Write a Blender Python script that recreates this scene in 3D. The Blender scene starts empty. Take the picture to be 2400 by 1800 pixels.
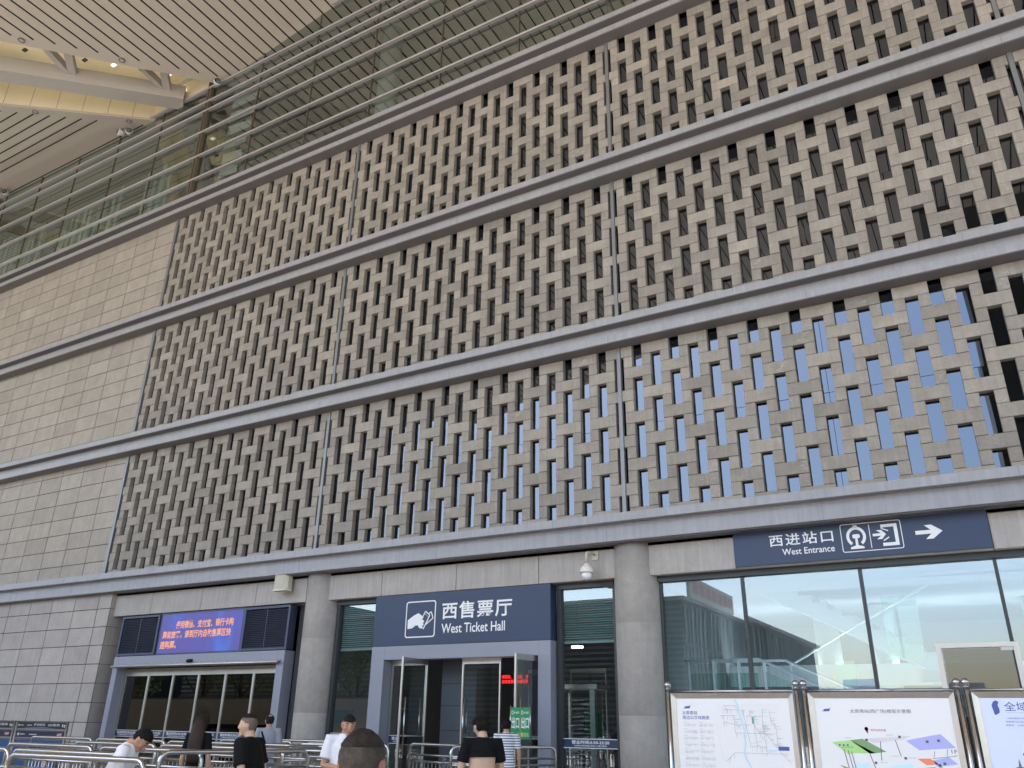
import bpy, math, random
import numpy as np
from mathutils import Vector, Matrix
S = bpy.context.scene
COL = S.collection
R = math.radians
rnd = random.Random(7)

# ------------------------------------------------------------------ camera
cam_d = bpy.data.cameras.new("camera"); cam = bpy.data.objects.new("camera", cam_d); COL.objects.link(cam)
cam_d.sensor_width = 36; cam_d.lens = 28.2527; cam_d.clip_end = 2000; cam_d.clip_start = 0.05
yaw, pit, rol = R(-30.29633), R(23.03753), R(0.92)
fw = Vector((math.sin(yaw)*math.cos(pit), math.cos(yaw)*math.cos(pit), math.sin(pit)))
rt = Vector((math.cos(yaw), -math.sin(yaw), 0)); up = rt.cross(fw)
r2 = rt*math.cos(rol)+up*math.sin(rol); u2 = up*math.cos(rol)-rt*math.sin(rol)
cam.matrix_world = Matrix(((r2.x, u2.x, -fw.x, 15.64726), (r2.y, u2.y, -fw.y, -16.1543), (r2.z, u2.z, -fw.z, 1.58), (0, 0, 0, 1)))
S.camera = cam
# ------------------------------------------------------------------ sky, sun, exposure
SUN_EL, SUN_AZ = 50.0, 215.0        # azimuth measured clockwise from +y
w = bpy.data.worlds.new("World"); S.world = w; w.use_nodes = True
nt = w.node_tree; bg = nt.nodes["Background"]
sky = nt.nodes.new("ShaderNodeTexSky"); sky.sky_type = 'NISHITA'; sky.sun_disc = False
sky.sun_elevation = R(SUN_EL); sky.sun_rotation = R(SUN_AZ); sky.air_density = 1.2; sky.dust_density = 2.0; sky.ozone_density = 3.0
nt.links.new(sky.outputs[0], bg.inputs[0]); bg.inputs[1].default_value = 0.13
sl = bpy.data.lights.new("sun", 'SUN'); sl.energy = 4.2; sl.angle = R(0.5); sl.color = (1, .915, .80)
so = bpy.data.objects.new("sun", sl); COL.objects.link(so)
sd = Vector((math.sin(R(SUN_AZ))*math.cos(R(SUN_EL)), math.cos(R(SUN_AZ))*math.cos(R(SUN_EL)), math.sin(R(SUN_EL))))
so.rotation_euler = sd.to_track_quat('Z', 'Y').to_euler(); so.location = (0, -40, 60)
S.view_settings.view_transform = 'Standard'; S.view_settings.look = 'None'; S.view_settings.gamma = 1
S.view_settings.exposure = 1.93
S.render.engine = 'CYCLES'
S.cycles.max_bounces = 8; S.cycles.transparent_max_bounces = 16; S.cycles.use_denoising = True

# ------------------------------------------------------------------ materials
MATS = {}
def mat(name, col, rough=.6, metal=0., emit=None, var=0., island=0., scale=6., bump=0., stain=0., spec=.5, streak=0., aniso=None, col2=None):
    if name in MATS: return MATS[name]
    m = bpy.data.materials.new(name); m.use_nodes = True; t = m.node_tree; n = t.nodes; L = t.links
    b = n["Principled BSDF"]; b.inputs["Roughness"].default_value = rough; b.inputs["Metallic"].default_value = metal
    b.inputs["Specular IOR Level"].default_value = spec
    c4 = (*col, 1)
    b.inputs["Base Color"].default_value = c4
    if emit:
        b.inputs["Emission Color"].default_value = (*emit[0], 1); b.inputs["Emission Strength"].default_value = emit[1]
    cur = None
    geo = n.new("ShaderNodeNewGeometry")
    def noise(sc, det=6, rg=.6, vec=None):
        x = n.new("ShaderNodeTexNoise"); x.inputs["Scale"].default_value = sc; x.inputs["Detail"].default_value = det; x.inputs["Roughness"].default_value = rg
        L.new(vec if vec else geo.outputs["Position"], x.inputs["Vector"]); return x
    def mul(a, fac, lo, hi):
        r = n.new("ShaderNodeMapRange"); r.inputs["From Min"].default_value = .25; r.inputs["From Max"].default_value = .75
        r.inputs["To Min"].default_value = lo; r.inputs["To Max"].default_value = hi; L.new(fac, r.inputs["Value"])
        x = n.new("ShaderNodeMix"); x.data_type = 'RGBA'; x.blend_type = 'MULTIPLY'; x.inputs[0].default_value = 1
        if a is None: x.inputs[6].default_value = c4
        else: L.new(a, x.inputs[6])
        L.new(r.outputs[0], x.inputs[7]); return x.outputs[2]
    if col2 and island:
        x = n.new("ShaderNodeMix"); x.data_type = 'RGBA'; x.inputs[6].default_value = c4; x.inputs[7].default_value = (*col2, 1)
        L.new(geo.outputs["Random Per Island"], x.inputs[0]); cur = x.outputs[2]
    if var:
        cur = mul(cur, noise(scale).outputs["Fac"], 1-var, 1+var)
        cur = mul(cur, noise(scale*9, 4).outputs["Fac"], 1-var*.6, 1+var*.6)
        cur = mul(cur, noise(scale*.12, 3).outputs["Fac"], 1-var*.5, 1+var*.5)
    if island:
        wn = n.new("ShaderNodeTexWhiteNoise"); wn.noise_dimensions = '1D'; L.new(geo.outputs["Random Per Island"], wn.inputs["W"])
        r = n.new("ShaderNodeMapRange"); r.inputs["To Min"].default_value = 1-island; r.inputs["To Max"].default_value = 1+island; L.new(wn.outputs[0], r.inputs["Value"])
        x = n.new("ShaderNodeMix"); x.data_type = 'RGBA'; x.blend_type = 'MULTIPLY'; x.inputs[0].default_value = 1
        if cur is None: x.inputs[6].default_value = c4
        else: L.new(cur, x.inputs[6])
        L.new(r.outputs[0], x.inputs[7]); cur = x.outputs[2]
    if streak:
        mp = n.new("ShaderNodeMapping"); mp.inputs["Scale"].default_value = (9, 9, .5); L.new(geo.outputs["Position"], mp.inputs["Vector"])
        cur = mul(cur, noise(1.5, 4, .6, mp.outputs[0]).outputs["Fac"], 1-streak, 1+streak)
    if stain:      # pale mineral scratches and bloom
        a = noise(1.3, 3, .5); bb = noise(7, 5, .55)
        d = n.new("ShaderNodeMath"); d.operation = 'SUBTRACT'; d.inputs[1].default_value = .5; L.new(bb.outputs["Fac"], d.inputs[0])
        e = n.new("ShaderNodeMath"); e.operation = 'ABSOLUTE'; L.new(d.outputs[0], e.inputs[0])
        f = n.new("ShaderNodeMapRange"); f.inputs["From Min"].default_value = 0.0; f.inputs["From Max"].default_value = .012; f.inputs["To Min"].default_value = 1; f.inputs["To Max"].default_value = 0; L.new(e.outputs[0], f.inputs["Value"])
        g = n.new("ShaderNodeMapRange"); g.inputs["From Min"].default_value = .57; g.inputs["From Max"].default_value = .66; L.new(a.outputs["Fac"], g.inputs["Value"])
        h = n.new("ShaderNodeMath"); h.operation = 'MULTIPLY'; L.new(f.outputs[0], h.inputs[0]); L.new(g.outputs[0], h.inputs[1])
        h2 = n.new("ShaderNodeMath"); h2.operation = 'MULTIPLY'; h2.inputs[1].default_value = stain; L.new(h.outputs[0], h2.inputs[0])
        x = n.new("ShaderNodeMix"); x.data_type = 'RGBA'; x.inputs[7].default_value = (.6, .57, .52, 1); L.new(h2.outputs[0], x.inputs[0])
        if cur is None: x.inputs[6].default_value = c4
        else: L.new(cur, x.inputs[6])
        cur = x.outputs[2]
    if cur is not None: L.new(cur, b.inputs["Base Color"])
    if bump:
        bp = n.new("ShaderNodeBump"); bp.inputs["Strength"].default_value = bump; bp.inputs["Distance"].default_value = .02
        L.new(noise(scale*4, 8, .65).outputs["Fac"], bp.inputs["Height"]); L.new(bp.outputs[0], b.inputs["Normal"])
    MATS[name] = m; return m
def glass(name, tint, k=1.0, base=0.03, refl=(1, 1, 1), wav=.0):
    if name in MATS: return MATS[name]
    m = bpy.data.materials.new(name); m.use_nodes = True; t = m.node_tree; n = t.nodes; L = t.links
    n.remove(n["Principled BSDF"]); out = n["Material Output"]
    fr = n.new("ShaderNodeFresnel"); fr.inputs[0].default_value = 1.52
    ma = n.new("ShaderNodeMath"); ma.operation = 'MULTIPLY_ADD'; ma.use_clamp = True; ma.inputs[1].default_value = k; ma.inputs[2].default_value = base
    L.new(fr.outputs[0], ma.inputs[0])
    gb = n.new("ShaderNodeNewGeometry"); om = n.new("ShaderNodeMath"); om.operation = 'SUBTRACT'; om.inputs[0].default_value = 1; L.new(gb.outputs["Backfacing"], om.inputs[1])
    mf = n.new("ShaderNodeMath"); mf.operation = 'MULTIPLY'; L.new(ma.outputs[0], mf.inputs[0]); L.new(om.outputs[0], mf.inputs[1])
    tr = n.new("ShaderNodeBsdfTransparent"); tr.inputs[0].default_value = (*tint, 1)
    gl = n.new("ShaderNodeBsdfGlossy"); gl.inputs["Roughness"].default_value = 0.005; gl.inputs[0].default_value = (*refl, 1)
    if wav:
        no = n.new("ShaderNodeTexNoise"); no.inputs["Scale"].default_value = .5; no.inputs["Detail"].default_value = 1
        ge = n.new("ShaderNodeNewGeometry"); L.new(ge.outputs["Position"], no.inputs["Vector"])
        bp = n.new("ShaderNodeBump"); bp.inputs["Strength"].default_value = wav; bp.inputs["Distance"].default_value = .05
        L.new(no.outputs["Fac"], bp.inputs["Height"]); L.new(bp.outputs[0], gl.inputs["Normal"])
    mx = n.new("ShaderNodeMixShader"); L.new(mf.outputs[0], mx.inputs[0]); L.new(tr.outputs[0], mx.inputs[1]); L.new(gl.outputs[0], mx.inputs[2]); L.new(mx.outputs[0], out.inputs[0])
    MATS[name] = m; return m
BRICK = mat("carved_grey_brick", (.268, .246, .217), .85, var=.16, island=.10, scale=2.5, bump=.35, stain=.85, col2=(.33, .30, .262), streak=.11)
STONE = mat("stone_tile", (.345, .315, .275), .8, var=.12, island=.06, scale=2.0, bump=.15, stain=.5, col2=(.385, .350, .305), streak=.07)
GFSTONE = mat("ground_stone_tile", (.40, .365, .335), .8, var=.10, island=.06, scale=2.0, bump=.15, stain=.6, streak=.08)
JOINT = mat("joint", (.035, .032, .03), .9)
LINTEL = mat("lintel_stone", (.395, .365, .335), .75, var=.10, scale=2.5, bump=.12, stain=.7, streak=.14)
COLUMN = mat("column_granite", (.345, .318, .29), .7, var=.12, scale=5, bump=.15, stain=.6, streak=.05)
BAND = mat("painted_steel_band", (.325, .33, .352), .45, var=.07, scale=.8, spec=.4, streak=.10)
SOFFDK = mat("band_soffit", (.16, .155, .16), .6)
MULL = mat("mullion_aluminium", (.21, .215, .225), .4, .3)
PORTAL = mat("portal_panel", (.262, .276, .335), .4, var=.03, scale=.7)
NAVY = mat("navy_panel", (.020, .040, .095), .45, var=.05, scale=1.5)
NAVYD = mat("navy_louvre", (.045, .058, .105), .45)
WHITE = mat("sign_white", (.82, .82, .82), .5)
DARK = mat("dark_frame", (.025, .03, .033), .4)
BLACK = mat("black", (.01, .01, .012), .5)
STEEL = mat("stainless_steel", (.45, .445, .435), .2, 1., var=.04, scale=3)
STEELB = mat("brushed_steel", (.60, .575, .54), .34, 1., var=.06, scale=2, streak=.06)
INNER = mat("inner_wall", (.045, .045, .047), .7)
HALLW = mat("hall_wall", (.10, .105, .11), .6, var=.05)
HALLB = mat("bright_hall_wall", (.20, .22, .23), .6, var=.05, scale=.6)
HALLF = mat("hall_floor", (.3, .3, .29), .25, var=.05, scale=1)
SOFFIT = mat("soffit_panel", (.55, .515, .45), .6, var=.02, scale=.4)
SOFFITE = mat("soffit_edge", (.54, .51, .455), .6)
GROOVE = mat("groove_black", (.012, .011, .01), .9)
CREAM = mat("cove_cream", (.86, .78, .58), .7, var=.03, scale=.5)
BEAMM = mat("beam_paint", (.50, .48, .45), .55, var=.03, scale=.5)
LAMP = mat("lamp_lens", (1, 1, 1), .3, emit=((1, .93, .75), .35))
LAMPW = mat("lamp_white", (1, 1, 1), .3, emit=((1, 1, 1), 6.))
GL_WIN = glass("lattice_glass", (.10, .12, .13), 1.6, .24, (.33, .375, .45), .03)
GL_CURT = glass("curtain_glass", (.78, .82, .79), 1.3, .22, (.72, .79, .76), .04)
GL_DOOR = glass("door_glass", (.75, .8, .8), 1.4, .09)
GL_SIDE = glass("side_glass", (.74, .80, .80), 1.4, .15, (.80, .90, 1.0), .015)
GL_TINT = glass("dark_door_glass", (.22, .23, .23), 1.4, .06, (.95, .92, .85), .02)
GL_ENT = glass("entrance_glass", (.84, .90, .92), 1.5, .14, (.76, .84, .92), .03)
GL_RAIL = glass("railing_glass", (.70, .88, .82), 1.0, .05)

# ------------------------------------------------------------------ mesh builder
class MB:
    def __init__(s, o=(0, 0, 0)): s.v = []; s.f = []; s.m = []; s.o = o; s.cm = 0; s.sm = []; s.smooth = False
    def add(s, vs, fs):
        b = len(s.v); s.v += [tuple(v) for v in vs]
        for f in fs: s.f.append(tuple(i+b for i in f)); s.m.append(s.cm); s.sm.append(s.smooth)
        return s
    def box(s, x0, x1, y0, y1, z0, z1):
        return s.add([(x0, y0, z0), (x1, y0, z0), (x1, y1, z0), (x0, y1, z0), (x0, y0, z1), (x1, y0, z1), (x1, y1, z1), (x0, y1, z1)],
            [(0, 3, 2, 1), (4, 5, 6, 7), (0, 1, 5, 4), (1, 2, 6, 5), (2, 3, 7, 6), (3, 0, 4, 7)])
    def brick(s, x0, x1, y0, y1, z0, z1, c=.008):     # box with a chamfered front (-y) face
        return s.add([(x0+c, y0, z0+c), (x1-c, y0, z0+c), (x1-c, y0, z1-c), (x0+c, y0, z1-c), (x0, y0+c, z0), (x1, y0+c, z0), (x1, y0+c, z1), (x0, y0+c, z1), (x0, y1, z0), (x1, y1, z0), (x1, y1, z1), (x0, y1, z1)],
            [(0, 1, 2, 3), (4, 5, 1, 0), (5, 6, 2, 1), (6, 7, 3, 2), (7, 4, 0, 3), (8, 9, 5, 4), (9, 10, 6, 5), (10, 11, 7, 6), (11, 8, 4, 7), (9, 8, 11, 10)])
    def prism(s, pts, y0, y1):      # polygon in x,z pushed from y0 (front) to y1
        k = len(pts); a = [(p[0], y0, p[1]) for p in pts]+[(p[0], y1, p[1]) for p in pts]
        return s.add(a, [tuple(range(k)), tuple(range(2*k-1, k-1, -1))]+[(i, i+k, (i+1) % k+k, (i+1) % k) for i in range(k)])
    def vprism(s, pts, z0, z1):     # polygon in x,y, vertical
        k = len(pts); a = [(p[0], p[1], z0) for p in pts]+[(p[0], p[1], z1) for p in pts]
        return s.add(a, [tuple(range(k-1, -1, -1)), tuple(range(k, 2*k))]+[(i, (i+1) % k, (i+1) % k+k, i+k) for i in range(k)])
    def hexa(s, a, b):              # two quads joined
        return s.add(list(a)+list(b), [(3, 2, 1, 0), (4, 5, 6, 7), (0, 1, 5, 4), (1, 2, 6, 5), (2, 3, 7, 6), (3, 0, 4, 7)])
    def loft(s, rings, cap=True):
        k = len(rings[0]); vs = [p for r in rings for p in r]; fs = []
        for i in range(len(rings)-1):
            for j in range(k): fs.append((i*k+j, i*k+(j+1) % k, (i+1)*k+(j+1) % k, (i+1)*k+j))
        if cap: fs.append(tuple(range(k-1, -1, -1))); fs.append(tuple((len(rings)-1)*k+j for j in range(k)))
        return s.add(vs, fs)
    def tube(s, pts, rad, seg=8, cap=True):
        pts = [Vector(p) for p in pts]; n = len(pts); rads = rad if hasattr(rad, '__len__') else [rad]*n
        rings = []; u = None
        for i, p in enumerate(pts):
            t = (pts[min(i+1, n-1)]-pts[max(i-1, 0)]).normalized()
            if u is None:
                u = t.orthogonal().normalized()
            else:
                u = (u-t*u.dot(t)).normalized()
            vv = t.cross(u)
            rings.append([p+(u*math.cos(2*math.pi*j/seg)+vv*math.sin(2*math.pi*j/seg))*rads[i] for j in range(seg)])
        o = s.smooth; s.smooth = True; s.loft(rings, cap); s.smooth = o; return s
    def lathe(s, c, prof, seg=20):  # profile (r,z) about vertical axis at c
        rings = [[(c[0]+r*math.cos(2*math.pi*j/seg), c[1]+r*math.sin(2*math.pi*j/seg), c[2]+z) for j in range(seg)] for r, z in prof]
        o = s.smooth; s.smooth = True; s.loft(rings); s.smooth = o; return s
    def ell(s, c, r, seg=16, rot=None):
        rings = []
        for i in range(seg//2+1):
            th = math.pi*i/(seg//2); th = min(max(th, .02), math.pi-.02); ring = []
            for j in range(seg):
                ph = 2*math.pi*j/seg; v = Vector((r[0]*math.sin(th)*math.cos(ph), r[1]*math.sin(th)*math.sin(ph), -r[2]*math.cos(th)))
                if rot: v = rot @ v
                ring.append(v+Vector(c))
            rings.append(ring)
        o = s.smooth; s.smooth = True; s.loft(rings); s.smooth = o; return s
    def mesh(s, name, mats):
        me = bpy.data.meshes.new(name)
        if s.o != (0, 0, 0): vs = [(v[0]-s.o[0], v[1]-s.o[1], v[2]-s.o[2]) for v in s.v]
        else: vs = s.v
        me.from_pydata(vs, [], s.f)
        for m in (mats if isinstance(mats, (list, tuple)) else [mats]): me.materials.append(m)
        me.polygons.foreach_set("material_index", s.m); me.polygons.foreach_set("use_smooth", s.sm); me.update(); return me
    def build(s, name, mats, parent=None):
        o = bpy.data.objects.new(name, s.mesh(name, mats)); COL.objects.link(o)
        if parent: o.parent = parent
        elif s.o != (0, 0, 0): o.location = s.o
        return o
def tag(o, label, cat, group=None):
    o["label"] = label; o["category"] = cat
    if group: o["group"] = group
    return o
def thing(name, label, cat, loc=(0, 0, 0), rz=0, group=None):
    o = bpy.data.objects.new(name, None); COL.objects.link(o); o.location = loc; o.rotation_euler = (0, 0, rz); o.empty_display_size = .2
    return tag(o, label, cat, group)
def structure(o): o["kind"] = "structure"; return o
def dup(root, loc, rz, label, group=None):
    r = root.copy(); COL.objects.link(r); r.location = loc; r.rotation_euler = (0, 0, rz); r["label"] = label
    if group: r["group"] = group
    for ch in list(root.children):
        c = ch.copy(); COL.objects.link(c); c.parent = r
        for g in ch.children:
            d = g.copy(); COL.objects.link(d); d.parent = c
    return r
def txt(body, x, z, wd, h, y, m, parent=None, name="lettering", bold=0., ext=.003, o=(0, 0, 0), spacing=1., line=1.0, fit=True, shear=0.):
    """Lettering facing -y, fitted in the box with lower left corner x,z."""
    c = bpy.data.curves.new("t", 'FONT'); c.body = body; c.offset = bold; c.space_character = spacing; c.space_line = line; c.resolution_u = 3; c.shear = shear
    ob = bpy.data.objects.new("t", c); COL.objects.link(ob); bpy.context.view_layer.update()
    me = bpy.data.meshes.new_from_object(ob.evaluated_get(bpy.context.evaluated_depsgraph_get()))
    bpy.data.objects.remove(ob); bpy.data.curves.remove(c)
    k = len(me.vertices); a = np.empty(k*3); me.vertices.foreach_get("co", a); a = a.reshape(-1, 3)
    mn, mx = a[:, :2].min(0), a[:, :2].max(0); sz = mx-mn
    sx, sy = wd/sz[0], h/sz[1]
    if not fit: sx = sy = min(sx, sy)
    b = np.empty_like(a); b[:, 0] = x+(a[:, 0]-mn[0])*sx-o[0]; b[:, 2] = z+(a[:, 1]-mn[1])*sy-o[2]; b[:, 1] = y-ext-o[1]
    me.vertices.foreach_set("co", b.ravel()); me.materials.clear(); me.materials.append(m); me.update(); me.name = name
    ob = bpy.data.objects.new(name, me); COL.objects.link(ob)
    if parent: ob.parent = parent
    return ob
def rrect(x0, x1, z0, z1, r, k=4):
    p = []
    for cx, cz, a in ((x1-r, z1-r, 0), (x0+r, z1-r, 90), (x0+r, z0+r, 180), (x1-r, z0+r, 270)):
        for i in range(k+1): t = R(a+90*i/k); p.append((cx+r*math.cos(t), cz+r*math.sin(t)))
    return p
def ring_plate(mb, outer, inner, y0, y1):
    k = len(outer); a = [(p[0], y0, p[1]) for p in outer]+[(p[0], y0, p[1]) for p in inner]+[(p[0], y1, p[1]) for p in outer]
    mb.add(a, [(i, (i+1) % k, (i+1) % k+k, i+k) for i in range(k)]+[(i, i+2*k, (i+1) % k+2*k, (i+1) % k) for i in range(k)])

# ================================================================== SETTING
g = MB(); g.add([(-400, -400, 0), (400, -400, 0), (400, 400, 0), (-400, 400, 0)], [(0, 1, 2, 3)])
structure(g.build("plaza_ground", mat("plaza_paving", (.44, .385, .34), .75, var=.08, scale=.5)))

# ================================================================== STATION BUILDING
P, HC, Z0, LEV = .45, .27756, 5.7178, 4.80932
XM = [.117+9*k for k in range(-1, 4)]        # mullion lines -8.883 .117 9.117 18.117 27.117
A_, B_ = .235, .215                          # opening width, pier width
st = thing("station_building", "grey stone railway station facade with pierced brick lattice above glass ground floor", "building")
def lattice(bay, lev):
    x0 = XM[bay]; zb = Z0+LEV*lev
    top = zb+15.62*HC; bot = zb+.55*HC
    mb = MB(); gp = .0045
    def put(xa, xb, c):
        za, zt = zb+c*HC+gp, zb+(c+1)*HC-gp
        za = max(za, bot); zt = min(zt, top)
        if zt-za < .03: return
        j = rnd.uniform(-.006, .006)
        mb.brick(xa+.003, xb-.003, j, .15, za, zt, .006)
    for c in range(0, 16):
        for col in range(-1, 21):           # pier to the right of opening column col
            xp0 = x0+col*P+A_/2+(P-A_-B_)/2; xp1 = xp0+B_
            # long bricks: even courses; c%4==0 over odd columns, c%4==2 over even columns
            own = None
            if c % 2 == 0:
                par = 1 if c % 4 == 0 else 0
                if col % 2 == par: own = col          # long over col, covering piers col-1 and col
                elif (col+1) % 2 == par: own = None if True else 0
            if c % 2 == 0:
                par = 1 if c % 4 == 0 else 0
                if col % 2 == par:
                    if 0 <= col <= 20:
                        xa = x0+col*P-A_/2-(P-A_-B_)/2-B_; xb = xp1
                        if col == 0: xa = x0+.05; 
                        if col == 20: xb = x0+20*P-.05
                        put(max(xa, x0+.05), min(xb, x0+20*P-.05), c)
                elif col == -1 or col == 20:
                    pass
            else:
                if 0 <= col <= 19: put(xp0, xp1, c)
    mb.build("lattice_screen", BRICK, st)
for lev in range(3):
    for bay in range(4): lattice(bay, lev)
    zb = Z0+LEV*lev
    for bay in range(4):
        m = MB(); 
        xa = XM[bay]+.02
        for k in range(6):
            for r_ in range(2):
                xb_ = xa+k*1.4933; za_, zc_ = (zb, zb+2.2) if r_ == 0 else (zb+2.21, zb+LEV-.5); ta, tb = rnd.uniform(-.004, .004), rnd.uniform(-.004, .004); n0 = len(m.v)
                m.box(xb_, xb_+1.485, .136, .148, za_, zc_)
                m.v[n0:] = [(v[0], v[1]+ta*(v[0]-xb_-.74)+tb*(v[2]-(za_+zc_)/2), v[2]) for v in m.v[n0:]]
        m.build("lattice_window", GL_WIN, st)
    for k, x in enumerate(XM):
        m = MB(); wd = .045
        if k == 0:
            m.box(x-.10, x+.03, -.03, .06, zb+.1, zb+15.7*HC); 
            m.cm = 1; m.box(x+.03, x+.11, .03, .1, zb+.1, zb+15.7*HC)
            m.build("edge_trim", [MULL, DARK], st)
        else:
            m.box(x-wd, x+wd, -.02, .1, zb+.1, zb+15.7*HC); m.build("mullion", MULL, st)
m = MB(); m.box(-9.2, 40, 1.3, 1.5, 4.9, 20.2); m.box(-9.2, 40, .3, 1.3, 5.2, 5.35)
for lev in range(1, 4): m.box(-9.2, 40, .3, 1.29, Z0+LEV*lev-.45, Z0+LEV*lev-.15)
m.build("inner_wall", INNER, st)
# ledges
XL, XR = -60, 45
def ledge(zc, upper=True, lower=True, first=False):
    m = MB(); y0 = -.35
    if first:
        m.box(XL, XR, -.32, .1, 5.655, 5.835)
        m.box(XL, XR, -.10, .1, 5.285, 5.653); m.cm = 1; m.box(XL, XR, -.04, .28, 5.26, 5.283)
    else:
        m.box(XL, XR, y0, .05, zc+.48, zc+.655)       # upper flange
        m.box(XL, XR, -.10, .2, zc+.182, zc+.478)     # web
        m.box(XL, XR, y0, .05, zc, zc+.18)            # lower flange
        m.cm = 1; m.box(XL, XR, y0+.03, -.102, zc+.468, zc+.479)
        m.box(XL, XR, y0+.03, .05, zc-.014, zc-.002)
        m.box(XL, XR, .16, .3, zc+.165, zc+.18)  # unseen filler added to stop a light leak behind the web
    m.cm = 2
    x = XL
    while x < XR:
        x += 4.5
        if first: m.box(x, x+.012, -.322, -.31, 5.66, 5.83); m.box(x+1.2, x+1.212, -.103, -.09, 5.29, 5.65)
        else:
            m.box(x, x+.012, y0-.002, y0+.01, zc+.485, zc+.65); m.box(x+1.5, x+1.512, y0-.002, y0+.01, zc+.005, zc+.175)
    m.build("ledge", [BAND, SOFFDK, MULL], st)
ledge(0, first=True)
for lev in (1, 2): ledge(5.09+LEV*lev)
ledge(5.09+LEV*3)
# stone cladding on the left
def tiles(x1, x0, z0, z1, y, zref, mm, nm, tw=1.245, th=.5551, xref=None):
    m = MB(); m.cm = 1; m.box(x0, x1-.06, y+.016, y+.25, z0, z1); m.cm = 0
    xs = [x1]; x = (xref if xref is not None else x1-tw)
    while x > x0: xs.append(x); x -= tw
    xs.append(x0); n0 = math.floor((z0-zref)/th); k = n0
    while zref+k*th < z1:
        za, zb_ = max(z0, zref+k*th)+.010, min(z1, zref+(k+1)*th)-.010; k += 1
        if zb_-za < .04: continue
        for a, b in zip(xs[1:], xs[:-1]):
            if b-a > .05: m.brick(a+.014, b-.014, y+rnd.uniform(-.002, .002), y+.014, za, zb_, .004)
    m.build(nm, [mm, JOINT], st)
for lev in range(3):
    zb = Z0+LEV*lev
    tiles(-8.99, -58, zb+.1, zb+15.75*HC, .03, 6.33-.5551*2+LEV*lev*0, STONE, "stone_cladding", xref=-10.13)
tiles(-8.46, -58, 0, 5.27, .15, 3.15-.5551*8, GFSTONE, "stone_cladding", xref=-9.12)
m = MB(); zz = 3.15-.5551*6
for k in range(10):
    m.brick(-8.478, -8.455, .183, 1.0, max(0, zz+k*.5551)+.006, min(5.26, zz+(k+1)*.5551)-.006, .001)
m.cm = 1; m.box(-8.6, -8.480, .19, 1.0, 0, 5.27)
m.build("stone_reveal", [GFSTONE, JOINT], st)
# lintels
def lintel(xa, xb, cuts):
    m = MB(); xs = [xa]+cuts+[xb]
    for a, b in zip(xs[:-1], xs[1:]): m.brick(a+.007, b-.007, .30, .58, 4.57, 5.30, .006)
    m.cm = 1; m.box(xa+.02, xb-.02, .33, .575, 4.6, 5.28); m.build("lintel", [LINTEL, JOINT], st)
lintel(-8.46, -.30, [-6.69, -4.44, -2.21])
lintel(.44, 8.74, [2.27, 4.55, 6.82])
lintel(9.50, 17.7, [11.35, 13.6, 15.9])
lintel(18.5, 26.7, [20.4, 22.6, 24.9])
for x in (.117, 9.10, 18.117):
    m = MB(); m.smooth = True
    m.lathe((x, .60, 0), [(.5, 0), (.5, 1.795), (.497, 1.80), (.497, 1.806), (.5, 1.81), (.5, 3.60), (.497, 3.605), (.497, 3.61), (.5, 3.615), (.5, 5.29)], 56); m.build("column", COLUMN, st)
# ---- curtain wall above
for k in range(-16, 9):
    xa = .117+3*k; m = MB(); m.box(xa+.02, xa+2.98, .25, .265, 20.1, 29.5); ta = rnd.uniform(-.004, .004); m.v = [(v[0], v[1]+ta*(v[0]-xa-1.5), v[2]) for v in m.v]; m.build("curtain_glass", GL_CURT, st)
for k in range(-16, 10):
    xa = .117+3*k; big = k == -3
    m = MB()
    if big: m.box(xa-.10, xa-.02, .12, .4, 20.1, 29); m.box(xa+.05, xa+.13, .12, .4, 20.1, 29)
    else: m.box(xa-.014, xa+.014, .22, .3, 20.1, 29)
    m.build("glazing_post", mat("bronze_post", (.15, .125, .09), .5, .3) if not big else [mat("bronze_post", (.15, .125, .09), .5, .3), MULL], st)
for z in (21.42, 22.58, 23.82, 24.95, 25.45, 26.2, 27.4, 28.5):
    m = MB(); m.smooth = False; m.tube([(XL, .12, z), (XR, .12, z)], .042, 8); m.box(XL, XR, .15, .24, z-.006, z+.006); m.build("glazing_rail", mat("rail_aluminium", (.44, .43, .44), .4, .3), st)
# room behind the curtain wall
m = MB(); m.box(XL, XR, .3, 14, 19.7, 19.9); m.cm = 1; m.box(XL, XR, 12, 12.3, 19.9, 32); m.cm = 2
x = -40
while x < -11:
    m.box(x, x+rnd.uniform(.12, .34), 1.3+.1*rnd.random(), 1.5, 19.9, rnd.choice((23.9, 24.0, 24.5))); x += rnd.choice((.45, .45, .6, 2.0, .45))
m.build("upper_hall", [HALLW, mat("upper_back_wall", (.16, .17, .165), .7), mat("pale_batten", (.42, .46, .42), .6)], st)
m = MB()
for (a, b, r) in (((-9.9, 1.6, 20), (-11.3, 2.0, 26.5), .35), ((-8.2, 1.6, 20), (-6.6, 2.2, 26.8), .35), ((-9.0, 1.7, 20), (-9.0, 1.8, 26), .25)):
    a, b = Vector(a), Vector(b); q = [Vector((-r, -r*.7, 0)), Vector((r, -r*.7, 0)), Vector((r, r*.7, 0)), Vector((-r, r*.7, 0))]
    m.hexa([a+v for v in q], [b+v*1.2 for v in q])
m.cm = 1
for k in range(9):
    m.add([(-8.6+.1*(k % 2), 1.1, 20.6+k*.72), (-7.7+.12*k, 1.1, 20.55+k*.72), (-7.75+.12*k, 1.1, 20.95+k*.72), (-8.5, 1.1, 21.1+k*.72)], [(0, 1, 2, 3)])
m.build("tree_strut", [mat("strut_grey", (.16, .165, .155), .5), mat("strut_light", (.8, .85, .9), .5)], st)
for cx in (-1.2, 16.5):
    m = MB(); m.lathe((cx, 2.6, 19.9), [(.45, 0), (.42, 9)], 20); m.build("hall_column", mat("hall_column", (.5, .55, .52), .5), st)

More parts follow.
